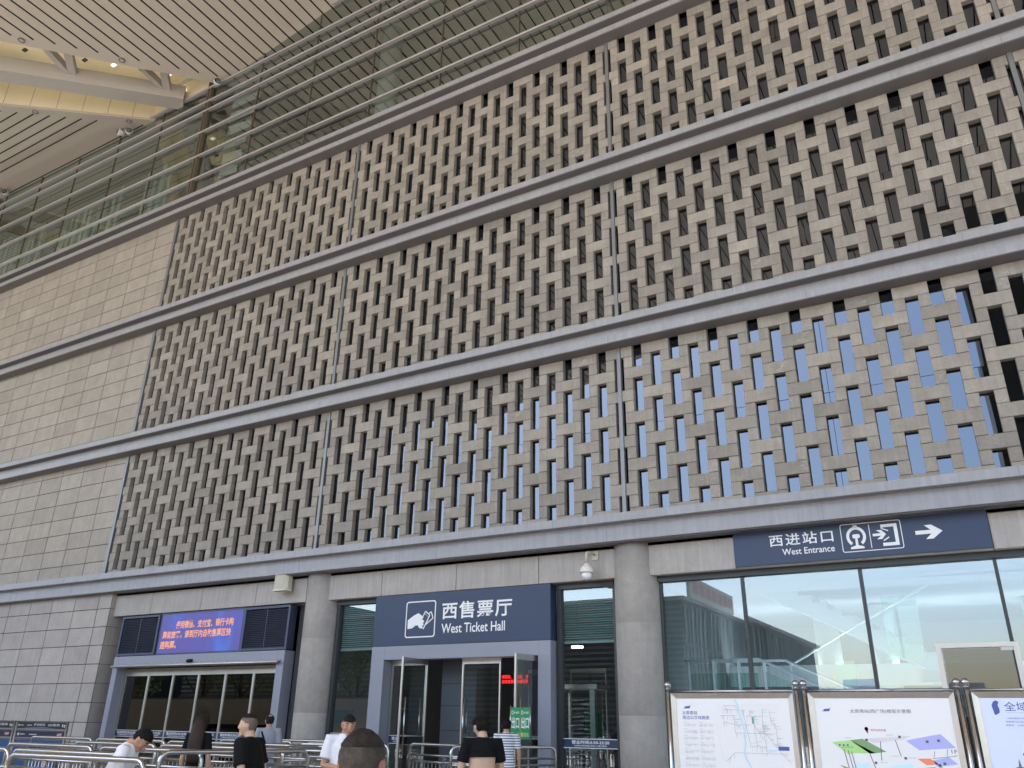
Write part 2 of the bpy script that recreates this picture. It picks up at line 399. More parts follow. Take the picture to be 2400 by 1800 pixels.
for xa, xb, e_ in ((-40, -10, 5.), (-9.8, 25, 1.2)):
    m = MB(); m.box(xa, xb, .6, .72, 19.905, 19.95); m.build("hidden_fill_strip", mat("hidden_fill_strip_%d" % e_, (1, 1, 1), .3, emit=((.92, 1, .95), e_)), st)  # unseen glowing strips added to light the battens and upper hall
# ================================================================== CANOPY ROOF
SL = .18
def zR(x): return 26.3+SL*(x+8.3)            # plane right of the recess
def zL(y): return 26.1+SL*(y-.25)            # plane between the two recesses
XM0 = -18.5                                   # the folds mirror about this line
def zr(x, y): return max(zL(y) if abs(x-XM0) < 6+y else 0, zR(x) if x > -8.6 else 0, zR(2*XM0-x) if x < -28 else 0)
def Rl(y): return -8.51+(y-.12)/1.308
def Ll(y): return -12.6+(y-.2)/1.0724
ZT = zR(2.5); zt = ZT
ro = thing("canopy_roof", "wide beige slatted canopy roof folding up along diagonal hips above the facade", "roof")
m = MB()
def slab(pts, zf, mirror=False, th=.10):
    q = [((2*XM0-x) if mirror else x, y, zf(x, y)) for x, y in pts]
    if mirror: q = q[::-1]
    k = len(q); m.add(q+[(p[0], p[1], p[2]+th) for p in q], [tuple(range(k-1, -1, -1)), tuple(range(k, 2*k))]+[(i, (i+1) % k, (i+1) % k+k, i+k) for i in range(k)])
for mi in (False, True):
    slab([(Rl(14), 14), (Rl(-12.9), -12.9), (XM0+.01, -36), (2.5, -36), (2.5, 14)], lambda x, y: zR(x), mi)
slab([(Ll(14), 14), (2*XM0-Ll(14), 14), (2*XM0-Ll(-6), -6), (Ll(-6), -6)], lambda x, y: zL(y))
m.box(2.51, 60, -36, 14, ZT, ZT+.12); m.box(-80, 2*XM0-2.51, -36, 14, ZT, ZT+.12)
m.box(-80, 60, -36, 14, ZT+2.6, ZT+2.9); m.box(-80, 60, -36.3, -36, ZT-.3, ZT+2.9)
m.build("soffit", SOFFIT, ro)
m = MB()
def gr_y(x, y0, y1, mirror):
    xs = [(2*XM0-v if mirror else v) for v in (x-.030, x+.030)]; zz = [zR(x-.030), zR(x+.030)]
    if mirror: xs = xs[::-1]; zz = zz[::-1]
    b_ = [(xs[0], y0, zz[0]-.008), (xs[1], y0, zz[1]-.008), (xs[1], y1, zz[1]-.008), (xs[0], y1, zz[0]-.008)]; m.hexa(b_, [(p[0], p[1], p[2]+.007) for p in b_])
x = -17.6
while x < 2.4:
    yb = .12+1.308*(x+8.51); e = 3.0 if yb < -1 else 13      # recess edge at this x
    for mi in (False, True): gr_y(x, -35.5, min(yb-.62, 13.5), mi)
    x += .448
y = -5.2
while y < 13:
    if not -.75 < y < -.05:
        x1 = Ll(y)-.6; x0 = 2*XM0-x1
        if x1-x0 > .5:
            b_ = [(x0, y-.03, zL(y-.03)-.008), (x1, y-.03, zL(y-.03)-.008), (x1, y+.03, zL(y+.03)-.008), (x0, y+.03, zL(y+.03)-.008)]; m.hexa(b_, [(p[0], p[1], p[2]+.007) for p in b_])
    y += .448
x = 2.9
while x < 40: m.box(x-.026, x+.026, -35.5, 13, ZT-.006, ZT+.01); x += .448
m.build("soffit_groove", GROOVE, ro)
# recess between the folds: cove walls, beam, struts, lamps
def hip(mirror):
    def mx(v): return Vector((2*XM0-v[0], v[1], v[2])) if mirror else Vector(v)
    def hx(mb, q, top):
        q = [mx(v) for v in q]; top = [mx(v) for v in top]
        mb.hexa(q, top) if not mirror else mb.hexa(q[::-1], top[::-1])
    T = MB(); y0, y1 = -7.5, .19; UP = 1.75
    for fl, zf, o in ((Rl, lambda x, y: zR(x), 1), (Ll, lambda x, y: zL(y), -1)):
        a, b = (fl(y0), y0), (fl(y1), y1)
        q = [(a[0], a[1], zf(*a)-.0), (b[0], b[1], zf(*b)), (b[0]+o*.15, b[1], zf(*b)), (a[0]+o*.15, a[1], zf(*a))]
        q = [(p[0]-o*.02, p[1], p[2]+.11) for p in q]
        if o < 0: q = [q[1], q[0], q[3], q[2]]
        hx(T, q, [(p[0], p[1], p[2]+UP) for p in q])
    q = [(Ll(y0), y0, 25.0+UP), (Rl(y0), y0, 25.0+UP), (Rl(y1), y1, 26.2+UP), (Ll(y1), y1, 26.2+UP)]
    hx(T, q, [(p[0], p[1], p[2]+.1) for p in q])
    q = [(Ll(y1), y1, 26.2), (Rl(y1), y1, 26.35), (Rl(y1), y1+.06, 26.35), (Ll(y1), y1+.06, 26.2)]
    hx(T, q, [(p[0], p[1], 26.2+UP) for p in q])
    T.cm = 1
    for fl, zf, o in ((Rl, lambda x, y: zR(x), 1), (Ll, lambda x, y: zL(y), -1)):
        for i in range(9):
            yy = -6.2+i*.72; a = (fl(yy)-o*.024, yy); b = (fl(yy+.018)-o*.024, yy+.018)
            q = [(a[0], a[1], zf(*a)+.11), (b[0], b[1], zf(*b)+.11), (b[0]+o*.01, b[1], zf(*b)+.11), (a[0]+o*.01, a[1], zf(*a)+.11)]
            hx(T, q, [(p[0], p[1], p[2]+UP-.1) for p in q])
    T.build("cove", [CREAM, mat("cove_joint", (.5, .42, .28), .7)], ro)
    Wp, Op = Vector((-10.6, .19, 26.1)), Vector((-16.2, -6.7, 25.02)); n = Vector((.777, -.63, 0)); bw = .36
    B = MB(); q = [Op-n*bw, Op+n*bw, Wp+n*bw, Wp-n*bw]
    hx(B, q, [v+Vector((0, 0, .72)) for v in q]); B.build("hip_beam", BEAMM, ro)
    U_ = MB(); q = [Op-n*.16, Op+n*.16, Wp+n*.16, Wp-n*.16]; hx(U_, [v+Vector((0, 0, .74)) for v in q], [v+Vector((0, 0, .78)) for v in q]); U_.build("hidden_uplight", mat("hidden_warm_glow", (1, 1, 1), .3, emit=((1, .90, .68), .4)), ro)  # hidden strip added to brighten the cove, standing in for its small lamps
    def bp(f, o, dz): v = Wp.lerp(Op, f)+n*(bw*o); return v+Vector((0, 0, dz))
    K = MB()
    def strut(f, f2, o, wd=.15):
        a = bp(f, o*.95, .35); fl, zf = (Rl, lambda x, y: zR(x)) if o > 0 else (Ll, lambda x, y: zL(y))
        yy = Wp.lerp(Op, f2).y+(-1.1 if o > 0 else 1.1); b = Vector((fl(yy), yy, zf(fl(yy), yy)+.45))
        s_ = Vector((.53, .85, 0))*wd
        hx(K, [a-s_, b-s_, b+s_, a+s_], [v+Vector((0, 0, .3)) for v in (a-s_, b-s_, b+s_, a+s_)])
    for f, f2, o in ((.50, .62, 1), (.48, .50, 1), (.10, .24, 1), (.08, .10, 1), (.95, .85, -1), (.97, .97, -1), (.9, 1.02, 1)): strut(f, f2, o)
    K.build("hip_brace", BEAMM, ro)
    for k, f in enumerate((.08, .2, .32, .44, .56, .68, .8)):
        p = mx(bp(f, 1.6, 1.02)); L_ = MB(); L_.box(p.x-.11, p.x+.11, p.y-.07, p.y+.07, p.z-.03, p.z+.01); L_.build("cove_lamp", LAMP if k % 2 == 0 else DARK, ro)
    for yy, fl, zf, o in ((-5.6, Rl, lambda x, y: zR(x), .3), (-2.85, Rl, lambda x, y: zR(x), .3), (-3.0, Ll, lambda x, y: zL(y), -.35), (-.35, Ll, lambda x, y: zL(y), -.35)):
        x_ = fl(yy)+o; p = mx((x_, yy, zf(x_, yy)-.012))
        dl = MB(); dl.lathe((p.x, p.y, p.z), [(.085, .03), (.13, .03), (.13, -.012), (.085, -.012), (.085, .02), (.02, .02)], 20); dl.build("downlight", MULL, ro)
hip(False); hip(True)
# out-of-frame support, seen mirrored in the windows
m = MB((19.8, -31, 0)); m.loft([[(19.8+a*s, -31+b*s, z) for a, b in ((-1, -1), (1, -1), (1, 1), (-1, 1))] for z, s in ((0, 1.9), (27.2, 2.1), (zt+.05, 3.6))])
tag(m.build("canopy_column", mat("canopy_column", (.11, .115, .115), .6)), "massive dark flaring column carrying the canopy over the plaza", "column")
def floodlight(x, y, z, label, aim):
    t = thing("floodlight", label, "light", (x, y, z), aim, "floodlights under the canopy hips")
    b = MB(); b.tube([(0, 0, .12), (0, 0, -.06)], .03, 8); b.tube([(-.17, 0, -.2), (-.17, 0, -.06), (.17, 0, -.06), (.17, 0, -.2)], .018, 6); b.build("bracket", STEEL, t)
    h = MB(); h.smooth = True; h.loft([[(c*r*.9, yy, -.22+s_*r) for c, s_ in ((math.cos(2*math.pi*j/14), math.sin(2*math.pi*j/14)) for j in range(14))] for yy, r in ((-.16, .16), (-.12, .17), (.02, .12), (.14, .07))]); h.build("lamp_head", mat("white_housing", (.75, .75, .76), .3), t)
    l = MB(); l.lathe((0, 0, 0), [(.001, 0), (.14, 0)], 14); l.v = [(v[0], -.165, v[1]-.22) for v in l.v]; l.build("lens", mat("flood_glass", (.5, .55, .6), .1, .6), t)
floodlight(-8.90, -.30, zr(-8.9, -.3)-.06, "twin white floodlight, left one of the pair under the right hip edge", .4)
floodlight(-8.25, -.05, zr(-8.3, 0)-.06, "white floodlight touching the glass wall at the right end of the hip recess", 1.2)
floodlight(-14.2, -.15, zr(-14, 0)-.06, "white floodlight on the soffit left of the deep cream recess", -.3)
floodlight(-13.85, -.02, zr(-14, 0)-.06, "smaller white floodlight nearest the glass, left of the cream recess", .9)
floodlight(-23.75, -.2, zr(-23.6, 0)-.06, "white floodlight at the far left corner of the soffit", -.5)
floodlight(-23.3, -.1, zr(-23.4, 0)-.06, "right one of two floodlights at the far left soffit corner", .6)

# ================================================================== GROUND FLOOR
YG = .62
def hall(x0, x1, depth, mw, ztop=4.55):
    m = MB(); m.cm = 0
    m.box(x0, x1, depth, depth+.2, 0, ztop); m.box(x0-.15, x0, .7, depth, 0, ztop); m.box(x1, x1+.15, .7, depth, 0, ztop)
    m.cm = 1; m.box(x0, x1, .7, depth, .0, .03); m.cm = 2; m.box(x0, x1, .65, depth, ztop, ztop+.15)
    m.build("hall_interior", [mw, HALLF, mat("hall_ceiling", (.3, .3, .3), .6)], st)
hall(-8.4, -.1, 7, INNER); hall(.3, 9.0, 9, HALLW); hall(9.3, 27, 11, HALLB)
for x, y in ((6.48, 3.0),):
    m = MB(); m.box(x-.13, x+.13, y-.06, y+.06, 3.40, 3.45); m.cm = 1; m.tube([(x, y, 3.452), (x, y, 4.54)], .008, 6); m.build("ceiling_lamp", [LAMPW, DARK], st)
m = MB(); m.box(9.8, 26, 3.0, 3.12, .035, .06); m.build("hidden_fill_strip", mat("entrance_fill_glow", (1, 1, 1), .3, emit=((.85, .95, 1), 16.)), st)  # unseen glowing strip added to light the stairs and entrance hall
m = MB(); m.box(.6, 8.8, 2.6, 2.7, .035, .06); m.build("hidden_fill_strip", mat("ticket_fill_glow", (1, 1, 1), .3, emit=((1, .97, .92), 5.)), st)  # unseen glowing strip added to lift the dark ticket hall
m = MB(); m.box(9.6, 26.8, 6.22, 6.38, 2.902, 2.93); m.build("hidden_uplight", mat("hidden_uplight", (1, 1, 1), .3, emit=((.85, .95, 1), 8.)), st)  # unseen uplight added on the gallery beam to brighten ceiling and wall
def portal(xa, xb, zt0, zt1, ja, jb):
    m = MB()
    m.box(xa, xb, .28, .64, zt0, zt1-.003); m.box(xa, ja, .28, .64, 0, zt0-.002); m.box(jb, xb, .28, .64, 0, zt0-.002)
    m.cm = 1
    m.box(jb-.0, jb+.006, .277, .28, zt0, zt1); m.box(ja, ja+.006, .277, .28, zt0, zt1)
    return m.build("door_portal", [PORTAL, MULL], st)
portal(-7.93, -.82, 3.03, 3.35, -7.71, -1.08); portal(2.14, 7.13, 3.02, 3.335, 2.53, 6.82)
def strip(parent, xa, xb, y, dark=False, z0=1.18, o=(0, 0, 0), part=None):
    m = MB(o); m.box(xa, xb, y-.012, y-.008, z0, z0+.16); m.cm = 1; m.box(xa, xb, y-.014, y-.008, z0+.16, z0+.172); m.box(xa, xb, y-.014, y-.008, z0-.012, z0)
    s = m.build("notice_strip", [NAVY if not dark else BLACK, WHITE], parent)
    wd = xb-xa; tw = min(wd*.82, .86); cx = (xa+xb)/2
    if wd > .3:
        tm = WHITE if not dark else mat("grey_letter", (.35, .35, .37), .5)
        a = part or "营业时间:5:50-23:20"
        l1 = txt(a, cx-tw/2, z0+.068, tw, .072, y-.0125, tm, None, "strip_lettering", .015, .001, o)
        l2 = txt("公安临时身份制证(另有人工窗口服务)", cx-tw*.44, z0+.018, tw*.88, .034, y-.0125, tm, None, "strip_lettering", .01, .001, o)
        # merge the lettering into the strip so a door keeps three levels
        mm = s.data; nb = len(mm.vertices)
        import bmesh
        bm = bmesh.new(); bm.from_mesh(mm); k0 = len(bm.faces)
        for l in (l1, l2):
            f0 = len(bm.faces); bm.from_mesh(l.data); bm.faces.ensure_lookup_table()
            for i in range(f0, len(bm.faces)): bm.faces[i].material_index = 2
        bm.to_mesh(mm); bm.free(); mm.materials.append(tm)
        for l in (l1, l2): bpy.data.objects.remove(l)
    return s
for xa, xb, yy in ((-.80, -.30, .66), (-8.44, -7.95, .80)):
    m = MB(); m.box(xa, xb, yy, yy+.04, 0, 4.56); m.build("side_panel", mat("side_panel", (.055, .06, .068), .5), st)
# sliding entrance on the left
for k in range(6):
    xa = -7.70+1.1*k; xb = xa+1.1
    m = MB(); m.cm = 0; m.box(xa+.03, xb-.03, YG, YG+.012, .02, 3.02)
    d = m.build("sliding_door", GL_TINT, st)
    f = MB(); f.box(xa, xa+.035, YG-.025, YG+.03, .02, 3.0); f.box(xb-.035, xb, YG-.025, YG+.03, .02, 3.0); f.box(xa+.036, xb-.036, YG-.02, YG+.03, 2.80, 3.0); f.box(xa+.036, xb-.036, YG-.02, YG+.03, .02, .12)
    f.build("door_frame", STEELB, d)
    strip(d, xa+.04, xb-.04, YG-.02, z0=1.13)
m = MB(); m.tube([(-7.86, .16, 3.05), (-.93, .16, 3.05)], .03, 8); m.box(-7.86, -.93, .17, .275, 3.06, 3.085)
for k in range(14): x = -7.7+k*.52; m.tube([(x, .2, 3.06), (x, .27, 3.12)], .008, 5)
m.build("awning_rail", STEELB, st)
m = MB((-4.45, .2, 3.15)); m.ell((-4.45, .2, 3.15), (.07, .09, .05), 14); m.box(-4.52, -4.38, .2, .279, 3.12, 3.2)
tag(m.build("motion_sensor", BLACK), "small black motion sensor above the sliding entrance doors", "sensor")
# louvres and LED screen
def louvre(xa, xb):
    m = MB(); m.box(xa, xb, .50, .56, 3.37, 4.54)
    for z_ in (3.37, 4.47): m.box(xa, xb, .30, .49, z_, z_+.06)
    for x_ in (xa, xb-.07): m.box(x_, x_+.07, .302, .488, 3.431, 4.468)
    m.box((xa+xb)/2-.012, (xa+xb)/2+.012, .325, .36, 3.44, 4.46)
    k = 21
    for i in range(k):
        z_ = 3.445+i*(1.02/k)
        m.add([(xa+.075, .335, z_), (xb-.075, .335, z_), (xb-.075, .43, z_+.026), (xa+.075, .43, z_+.026), (xa+.075, .335, z_+.008), (xb-.075, .335, z_+.008), (xb-.075, .43, z_+.034), (xa+.075, .43, z_+.034)],
              [(0, 3, 2, 1), (4, 5, 6, 7), (0, 1, 5, 4), (2, 3, 7, 6), (3, 0, 4, 7), (1, 2, 6, 5)])
    m.build("louvre_panel", NAVYD, st)
louvre(-7.93, -6.17); louvre(-2.57, -.82)
scr = thing("display_screen", "lit violet blue electronic display with orange lettering over the sliding doors", "screen", (-4.37, .30, 3.36))
o_ = (-4.37, .30, 3.36)
def led_mat():
    m = bpy.data.materials.new("led_picture"); m.use_nodes = True; t = m.node_tree; n = t.nodes; L = t.links; b = n["Principled BSDF"]
    b.inputs["Base Color"].default_value = (.02, .02, .03, 1); b.inputs["Roughness"].default_value = .5
    tc = n.new("ShaderNodeTexCoord"); mp = n.new("ShaderNodeMapping"); mp.inputs["Rotation"].default_value = (0, R(28), 0); mp.inputs["Scale"].default_value = (1.1, 1, .35); L.new(tc.outputs["Object"], mp.inputs[0])
    no = n.new("ShaderNodeTexNoise"); no.inputs["Scale"].default_value = 1.6; no.inputs["Detail"].default_value = 3; no.inputs["Distortion"].default_value = .8; L.new(mp.outputs[0], no.inputs["Vector"])
    cr = n.new("ShaderNodeValToRGB"); e = cr.color_ramp.elements; e[0].position = .42; e[0].color = (.10, .085, .42, 1); e[1].position = .72; e[1].color = (.05, .22, .85, 1)
    x = cr.color_ramp.elements.new(.55); x.color = (.085, .095, .55, 1)
    L.new(no.outputs["Fac"], cr.inputs[0]); L.new(cr.outputs[0], b.inputs["Emission Color"]); b.inputs["Emission Strength"].default_value = .21; return m
m = MB(o_); m.box(-6.09, -2.65, .34, .36, 3.40, 4.50); m.build("screen_face", led_mat(), scr)
m = MB(o_); m.box(-6.16, -2.58, .345, .5, 3.36, 3.398); m.box(-6.16, -2.58, .345, .5, 4.502, 4.55); m.box(-6.16, -6.092, .345, .5, 3.40, 4.50); m.box(-2.648, -2.58, .345, .5, 3.40, 4.50); m.box(-6.09, -2.65, .365, .5, 3.40, 4.50); m.build("casing", NAVYD, scr)
LEDT = mat("led_letter", (.1, .05, .02), .5, emit=((1., .40, .15), .26))
for body, x_, z_, w_ in (("使用微信、支付宝、银行卡购", -5.42, 4.08, 2.42), ("票的旅客，请到厅内自助售票区快", -5.95, 3.80, 2.9), ("速购票。", -6.0, 3.52, .72)):
    txt(body, x_, z_, w_, .225, .338, LEDT, scr, "lettering", .02, .002, o_)
# ticket hall sign
def sign(x0, x1, z0, z1, y, dep, label):
    t = thing("sign_board", label, "sign", ((x0+x1)/2, y, z0)); o = ((x0+x1)/2, y, z0)
    m = MB(o); m.brick(x0, x1, y, y+dep, z0, z1, .004); m.build("panel", NAVY, t); return t, o
t, o = sign(2.14, 7.13, 3.34, 4.555, .285, .3, "navy sign board over the ticket hall doors reading West Ticket Hall")
txt("西售票厅", 4.20, 3.90, 1.94, .40, .285, WHITE, t, "lettering", .018, .004, o, 1.12)
txt("West Ticket Hall", 4.20, 3.58, 1.76, .22, .285, WHITE, t, "lettering", .012, .004, o)
m = MB(o); ring_plate(m, rrect(3.12, 4.01, 3.51, 4.37, .07), rrect(3.148, 3.982, 3.538, 4.342, .05), .279, .284)
hand = [(3.19, 3.72), (3.19, 3.93), (3.36, 4.03), (3.50, 4.085), (3.60, 4.02), (3.655, 4.0), (3.64, 3.95), (3.58, 3.935), (3.63, 3.93), (3.68, 3.89), (3.67, 3.86), (3.64, 3.85), (3.67, 3.82), (3.66, 3.79), (3.62, 3.775), (3.655, 3.74), (3.625, 3.715), (3.55, 3.73), (3.51, 3.775), (3.50, 3.80), (3.42, 3.79), (3.32, 3.73)]
m.prism(hand, .279, .284)
def line(mb, p, q, wd, y0, y1):
    d = Vector((q[0]-p[0], q[1]-p[1])); nn = Vector((-d.y, d.x)).normalized()*wd/2
    mb.prism([(p[0]-nn.x, p[1]-nn.y), (q[0]-nn.x, q[1]-nn.y), (q[0]+nn.x, q[1]+nn.y), (p[0]+nn.x, p[1]+nn.y)], y0, y1)
tk = [(3.66, 3.70), (3.84, 4.02), (3.71, 4.12), (3.63, 3.99)]
for a, b in ((tk[0], tk[1]), (tk[1], tk[2]), (tk[2], tk[3])): line(m, a, b, .025, .279, .284)
for a, b in (((3.72, 3.80), (3.94, 3.95)), ((3.94, 3.95), (3.88, 4.10)), ((3.88, 4.10), (3.82, 4.065))): line(m, a, b, .025, .2795, .2845)
for i in range(4): m.box(3.70+i*.026, 3.715+i*.026, .279, .284, 4.045-i*.02, 4.058-i*.02)
m.build("pictogram", WHITE, t)
# west entrance sign
t, o = sign(11.35, 15.90, 4.585, 5.31, .255, .05, "long navy sign board reading West Entrance with white arrow pointing right")
txt("西进站口", 12.07, 4.93, 1.21, .235, .255, WHITE, t, "lettering", .012, .004, o, 1.2)
txt("West Entrance", 12.30, 4.745, .98, .125, .255, WHITE, t, "lettering", .010, .004, o)
m = MB(o); y0, y1 = .249, .254
ring_plate(m, rrect(13.42, 14.49, 4.70, 5.235, .04), rrect(13.434, 14.476, 4.714, 5.221, .03), y0, y1)
cx, cz = 13.69, 4.985; a0 = -58
outer = []; inner = []
arc = [R(a0+(360-2*(90+a0))*i/30) for i in range(31)]
arc = [R(-55+290*i/30) for i in range(31)]
for th in arc: outer.append((cx+.175*math.cos(th), cz+.19*math.sin(th))); inner.append((cx+.122*math.cos(th), cz+.135*math.sin(th)))
m.add([(p[0], y0, p[1]) for p in outer]+[(p[0], y0, p[1]) for p in inner], [(i, i+1, i+32, i+31) for i in range(30)])
m.prism([(cx-.045, 5.16), (cx+.045, 5.16), (cx+.035, 5.20), (cx-.035, 5.20)], y0, y1)
m.prism(rrect(cx-.065, cx+.065, 4.955, 5.03, .025), y0, y1)
m.prism([(cx-.022, 4.955), (cx-.022, 4.82), (cx-.12, 4.79), (cx-.12, 4.755), (cx+.12, 4.755), (cx+.12, 4.79), (cx+.022, 4.82), (cx+.022, 4.955)], y0, y1)
m.box(13.93, 13.943, y0, y1, 4.75, 5.19)
m.prism([(14.14, 5.17), (14.14, 5.09), (14.17, 5.075), (14.17, 5.115), (14.36, 5.115), (14.36, 4.825), (14.14, 4.825), (14.14, 4.765), (14.42, 4.765), (14.42, 5.17)], y0, y1)
def arrow(mb, x0, x1, z, hh, sh, inner, ob_, of_):
    mb.prism([(x0, z-sh), (x1-inner, z-sh), (x1-ob_, z-hh), (x1-of_, z-hh), (x1, z), (x1-of_, z+hh), (x1-ob_, z+hh), (x1-inner, z+sh), (x0, z+sh)], y0, y1)
arrow(m, 13.985, 14.215, 4.985, .085, .024, .085, .165, .075); arrow(m, 14.71, 15.16, 4.955, .128, .035, .19, .29, .17)
line(m, (14.15, 5.095), (14.26, 5.045), .02, y0, y1); line(m, (14.16, 4.865), (14.26, 4.925), .02, y0, y1)
m.build("pictogram", WHITE, t)
# ticket hall doors
m = MB(); m.box(3.62, 4.62, 1.25, 1.6, 0, 4.5)
for z_ in (.9, 1.45, 2.0, 2.5): m.cm = 1; m.box(3.62, 4.35, 1.247, 1.25, z_, z_+.012)
m.cm = 0; m.box(3.6, 6.8, .66, .9, 3.06, 3.4)
m.build("lobby_wall", [mat("lobby_panel", (.085, .095, .115), .45, var=.04), BLACK], st)
def leaf(loc, rz, wd=1.05, dark=False, lab=None, two=True):
    d = bpy.data.objects.new("swing_door", MB().box(.03, wd-.03, -.006, .006, .06, 2.96).mesh("swing_door", GL_DOOR)); COL.objects.link(d)
    d.parent = st; d.location = loc; d.rotation_euler = (0, 0, rz)
    f = MB(); f.box(0, .035, -.025, .025, .02, 3.02); f.box(wd-.035, wd, -.025, .025, .02, 3.02); f.box(.036, wd-.036, -.025, .025, 2.90, 3.02); f.box(.036, wd-.036, -.025, .025, .02, .12); f.build("door_frame", STEELB, d)
    for yy in (-.07, .07):
        hx = wd-.10
        h = MB(); h.tube([(hx, yy, .95), (hx, yy, 2.15)], .019, 10)
        for zz in (1.2, 1.9): h.tube([(hx, 0, zz), (hx, yy, zz)], .01, 6)
        h.build("door_handle", STEEL, d)
    strip(d, .04, wd-.04, -.0, dark, 1.16)
    return d
leaf((2.55, YG, 0), 0); leaf((3.63, .6, 0), R(-90), 1.0, True); leaf((5.68, YG, 0), 0, 1.05).rotation_euler = (0, 0, math.pi); leaf((6.79, .58, 0), R(-101), .95, True)
leaf((4.2, 4.6, 0), 0); leaf((5.5, 4.6, 0), 0)
# flip the closed right leaf so its strip faces out
def side_window(xa, xb, blind_bottom, strip_x=None):
    m = MB(); m.box(xa, xb, YG, YG+.012, .05, 4.45); d = m.build("side_window", GL_SIDE, st)
    f = MB(); f.box(xa, xb, .5, .7, 4.45, 4.57); f.box(xa-.04, xa+.06, .54, .7, 0, 4.449); f.box(xb-.05, xb+.04, .54, .7, 0, 4.449); f.build("window_frame", DARK, d)
    b = MB(); z_ = blind_bottom
    while z_ < 4.42:
        b.add([(xa+.07, .70, z_), (xb-.06, .70, z_), (xb-.06, .76, z_+.035), (xa+.07, .76, z_+.035)], [(0, 1, 2, 3)]); b.add([(xa+.07, .702, z_-.004), (xb-.06, .702, z_-.004), (xb-.06, .702, z_+.014), (xa+.07, .702, z_+.014)], [(0, 1, 2, 3)]); z_ += .05
    b.cm = 1; b.box(xa+.07, xb-.06, .695, .765, blind_bottom-.05, blind_bottom-.006)
    b.build("window_blind", [mat("blind_slat", (.46, .60, .60), .5), mat("blind_rail", (.7, .75, .73), .5)], d)
    if strip_x: strip(d, strip_x[0], strip_x[1], YG-.0)
side_window(.68, 2.10, 3.36, (.72, 2.08)); side_window(7.20, 8.58, 3.33, (7.22, 8.56))
for xa in (9.66, 11.40, 13.65, 15.90, 18.6):
    xb = {9.66: 11.34, 11.40: 13.59, 13.65: 15.84, 15.90: 17.6, 18.6: 20.8}[xa]
    m = MB(); m.box(xa, xb, YG, YG+.015, .05, 4.44); ta, tb = rnd.uniform(-.006, .006), rnd.uniform(-.004, .004)
    m.v = [(v[0], v[1]+ta*(v[0]-xa)/2+tb*(v[2]-2.2), v[2]) for v in m.v]; d = m.build("entrance_window", GL_ENT, st)
    f = MB(); f.box(xb, xb+.06, .57, .72, 0, 4.45); f.box(xa-.07 if xa < 10 else xa-.001, xb+.06, .5, .73, 4.452, 4.57)
    if xa < 10: f.box(xa-.12, xa-.01, .57, .72, 0, 4.45)
    f.build("window_frame", DARK, d)
# pale framed glass door in the entrance wall
m = MB(); m.box(14.78, 15.84, .555, .565, 0, 2.94); d = m.build("entrance_door", glass("smoked_glass", (.35, .33, .33), .8, .05), st)
f = MB(); f.box(14.68, 14.765, .53, .61, 0, 3.03); f.box(15.87, 15.955, .53, .61, 0, 3.03); f.box(14.766, 15.869, .53, .61, 2.955, 3.03); f.build("door_frame", mat("pale_frame", (.66, .62, .56), .4, .2), d)
f = MB(); f.box(15.68, 15.865, .545, .59, 2.895, 2.954); f.build("door_closer", mat("closer", (.6, .6, .58), .4), d)
m = MB(); m.box(14.7, 15.9, .75, .78, 0, 2.72); m.build("door_backing", mat("maroon_dark", (.045, .03, .032), .6), st)
# stairs and railings inside the entrance hall
sr = MB(); sr.hexa([(10.9, 3.6, 4.6), (10.9, 5.0, 4.6), (10.9, 5.0, 4.95), (10.9, 3.6, 4.95)], [(15.2, 3.6, 2.3), (15.2, 5.0, 2.3), (15.2, 5.0, 2.65), (15.2, 3.6, 2.65)])
for i in range(14): sr.box(10.95+i*.30, 11.24+i*.30, 3.65, 4.95, 4.78-i*.165, 4.95-i*.165)
sr = sr.build("staircase", mat("stair_soffit", (.50, .55, .60), .5), st)
m = MB()
for y_ in (2.2, 2.7):
    dx = .45*(y_ > 2.5)
    m.tube([(9.5, y_, 2.97), (11.15+dx, y_, 2.97), (12.6+dx, y_, 2.30), (14.2+dx, y_, 1.55)], .028, 8)
    for k in range(8):
        x_ = 9.6+k*.55+dx; z_ = 2.95 if x_ < 11.15+dx else 2.95-(x_-11.15-dx)*.46
        m.box(x_-.02, x_+.02, y_-.015, y_+.015, .05, z_)
m.tube([(11.6, 2.9, 2.85), (13.1, 3.2, 3.7), (14.6, 3.4, 4.5)], .025, 8)
m.build("handrail", mat("rail_white", (.75, .77, .78), .3, .3), st)
m = MB(); m.box(9.6, 11.1, 2.22, 2.24, .2, 2.7); m.add([(11.2, 2.23, 2.75), (14.0, 2.23, 1.5), (14.0, 2.23, .3), (11.2, 2.23, .3)], [(0, 1, 2, 3)]); m.box(12.55, 12.95, 3.0, 3.02, 1.0, 2.95); m.box(13.6, 14.3, 3.5, 3.52, 3.0, 4.3); m.build("glass_balustrade", GL_RAIL, st)
m = MB()
for x_ in (11.9, 13.2, 16.6): m.lathe((x_, 6.5, 0), [(.3, 0), (.3, 4.5)], 20)
m.box(9.4, 27, 6.2, 6.4, 2.6, 2.9); m.box(9.4, 27, 6.15, 6.198, 2.6, 3.1); m.box(14.2, 26, 2.8, 2.9, 2.5, 2.75); m.build("gallery", mat("gallery_white", (.55, .6, .62), .5), st)  # front lip added to hide the glowing strip on the beam
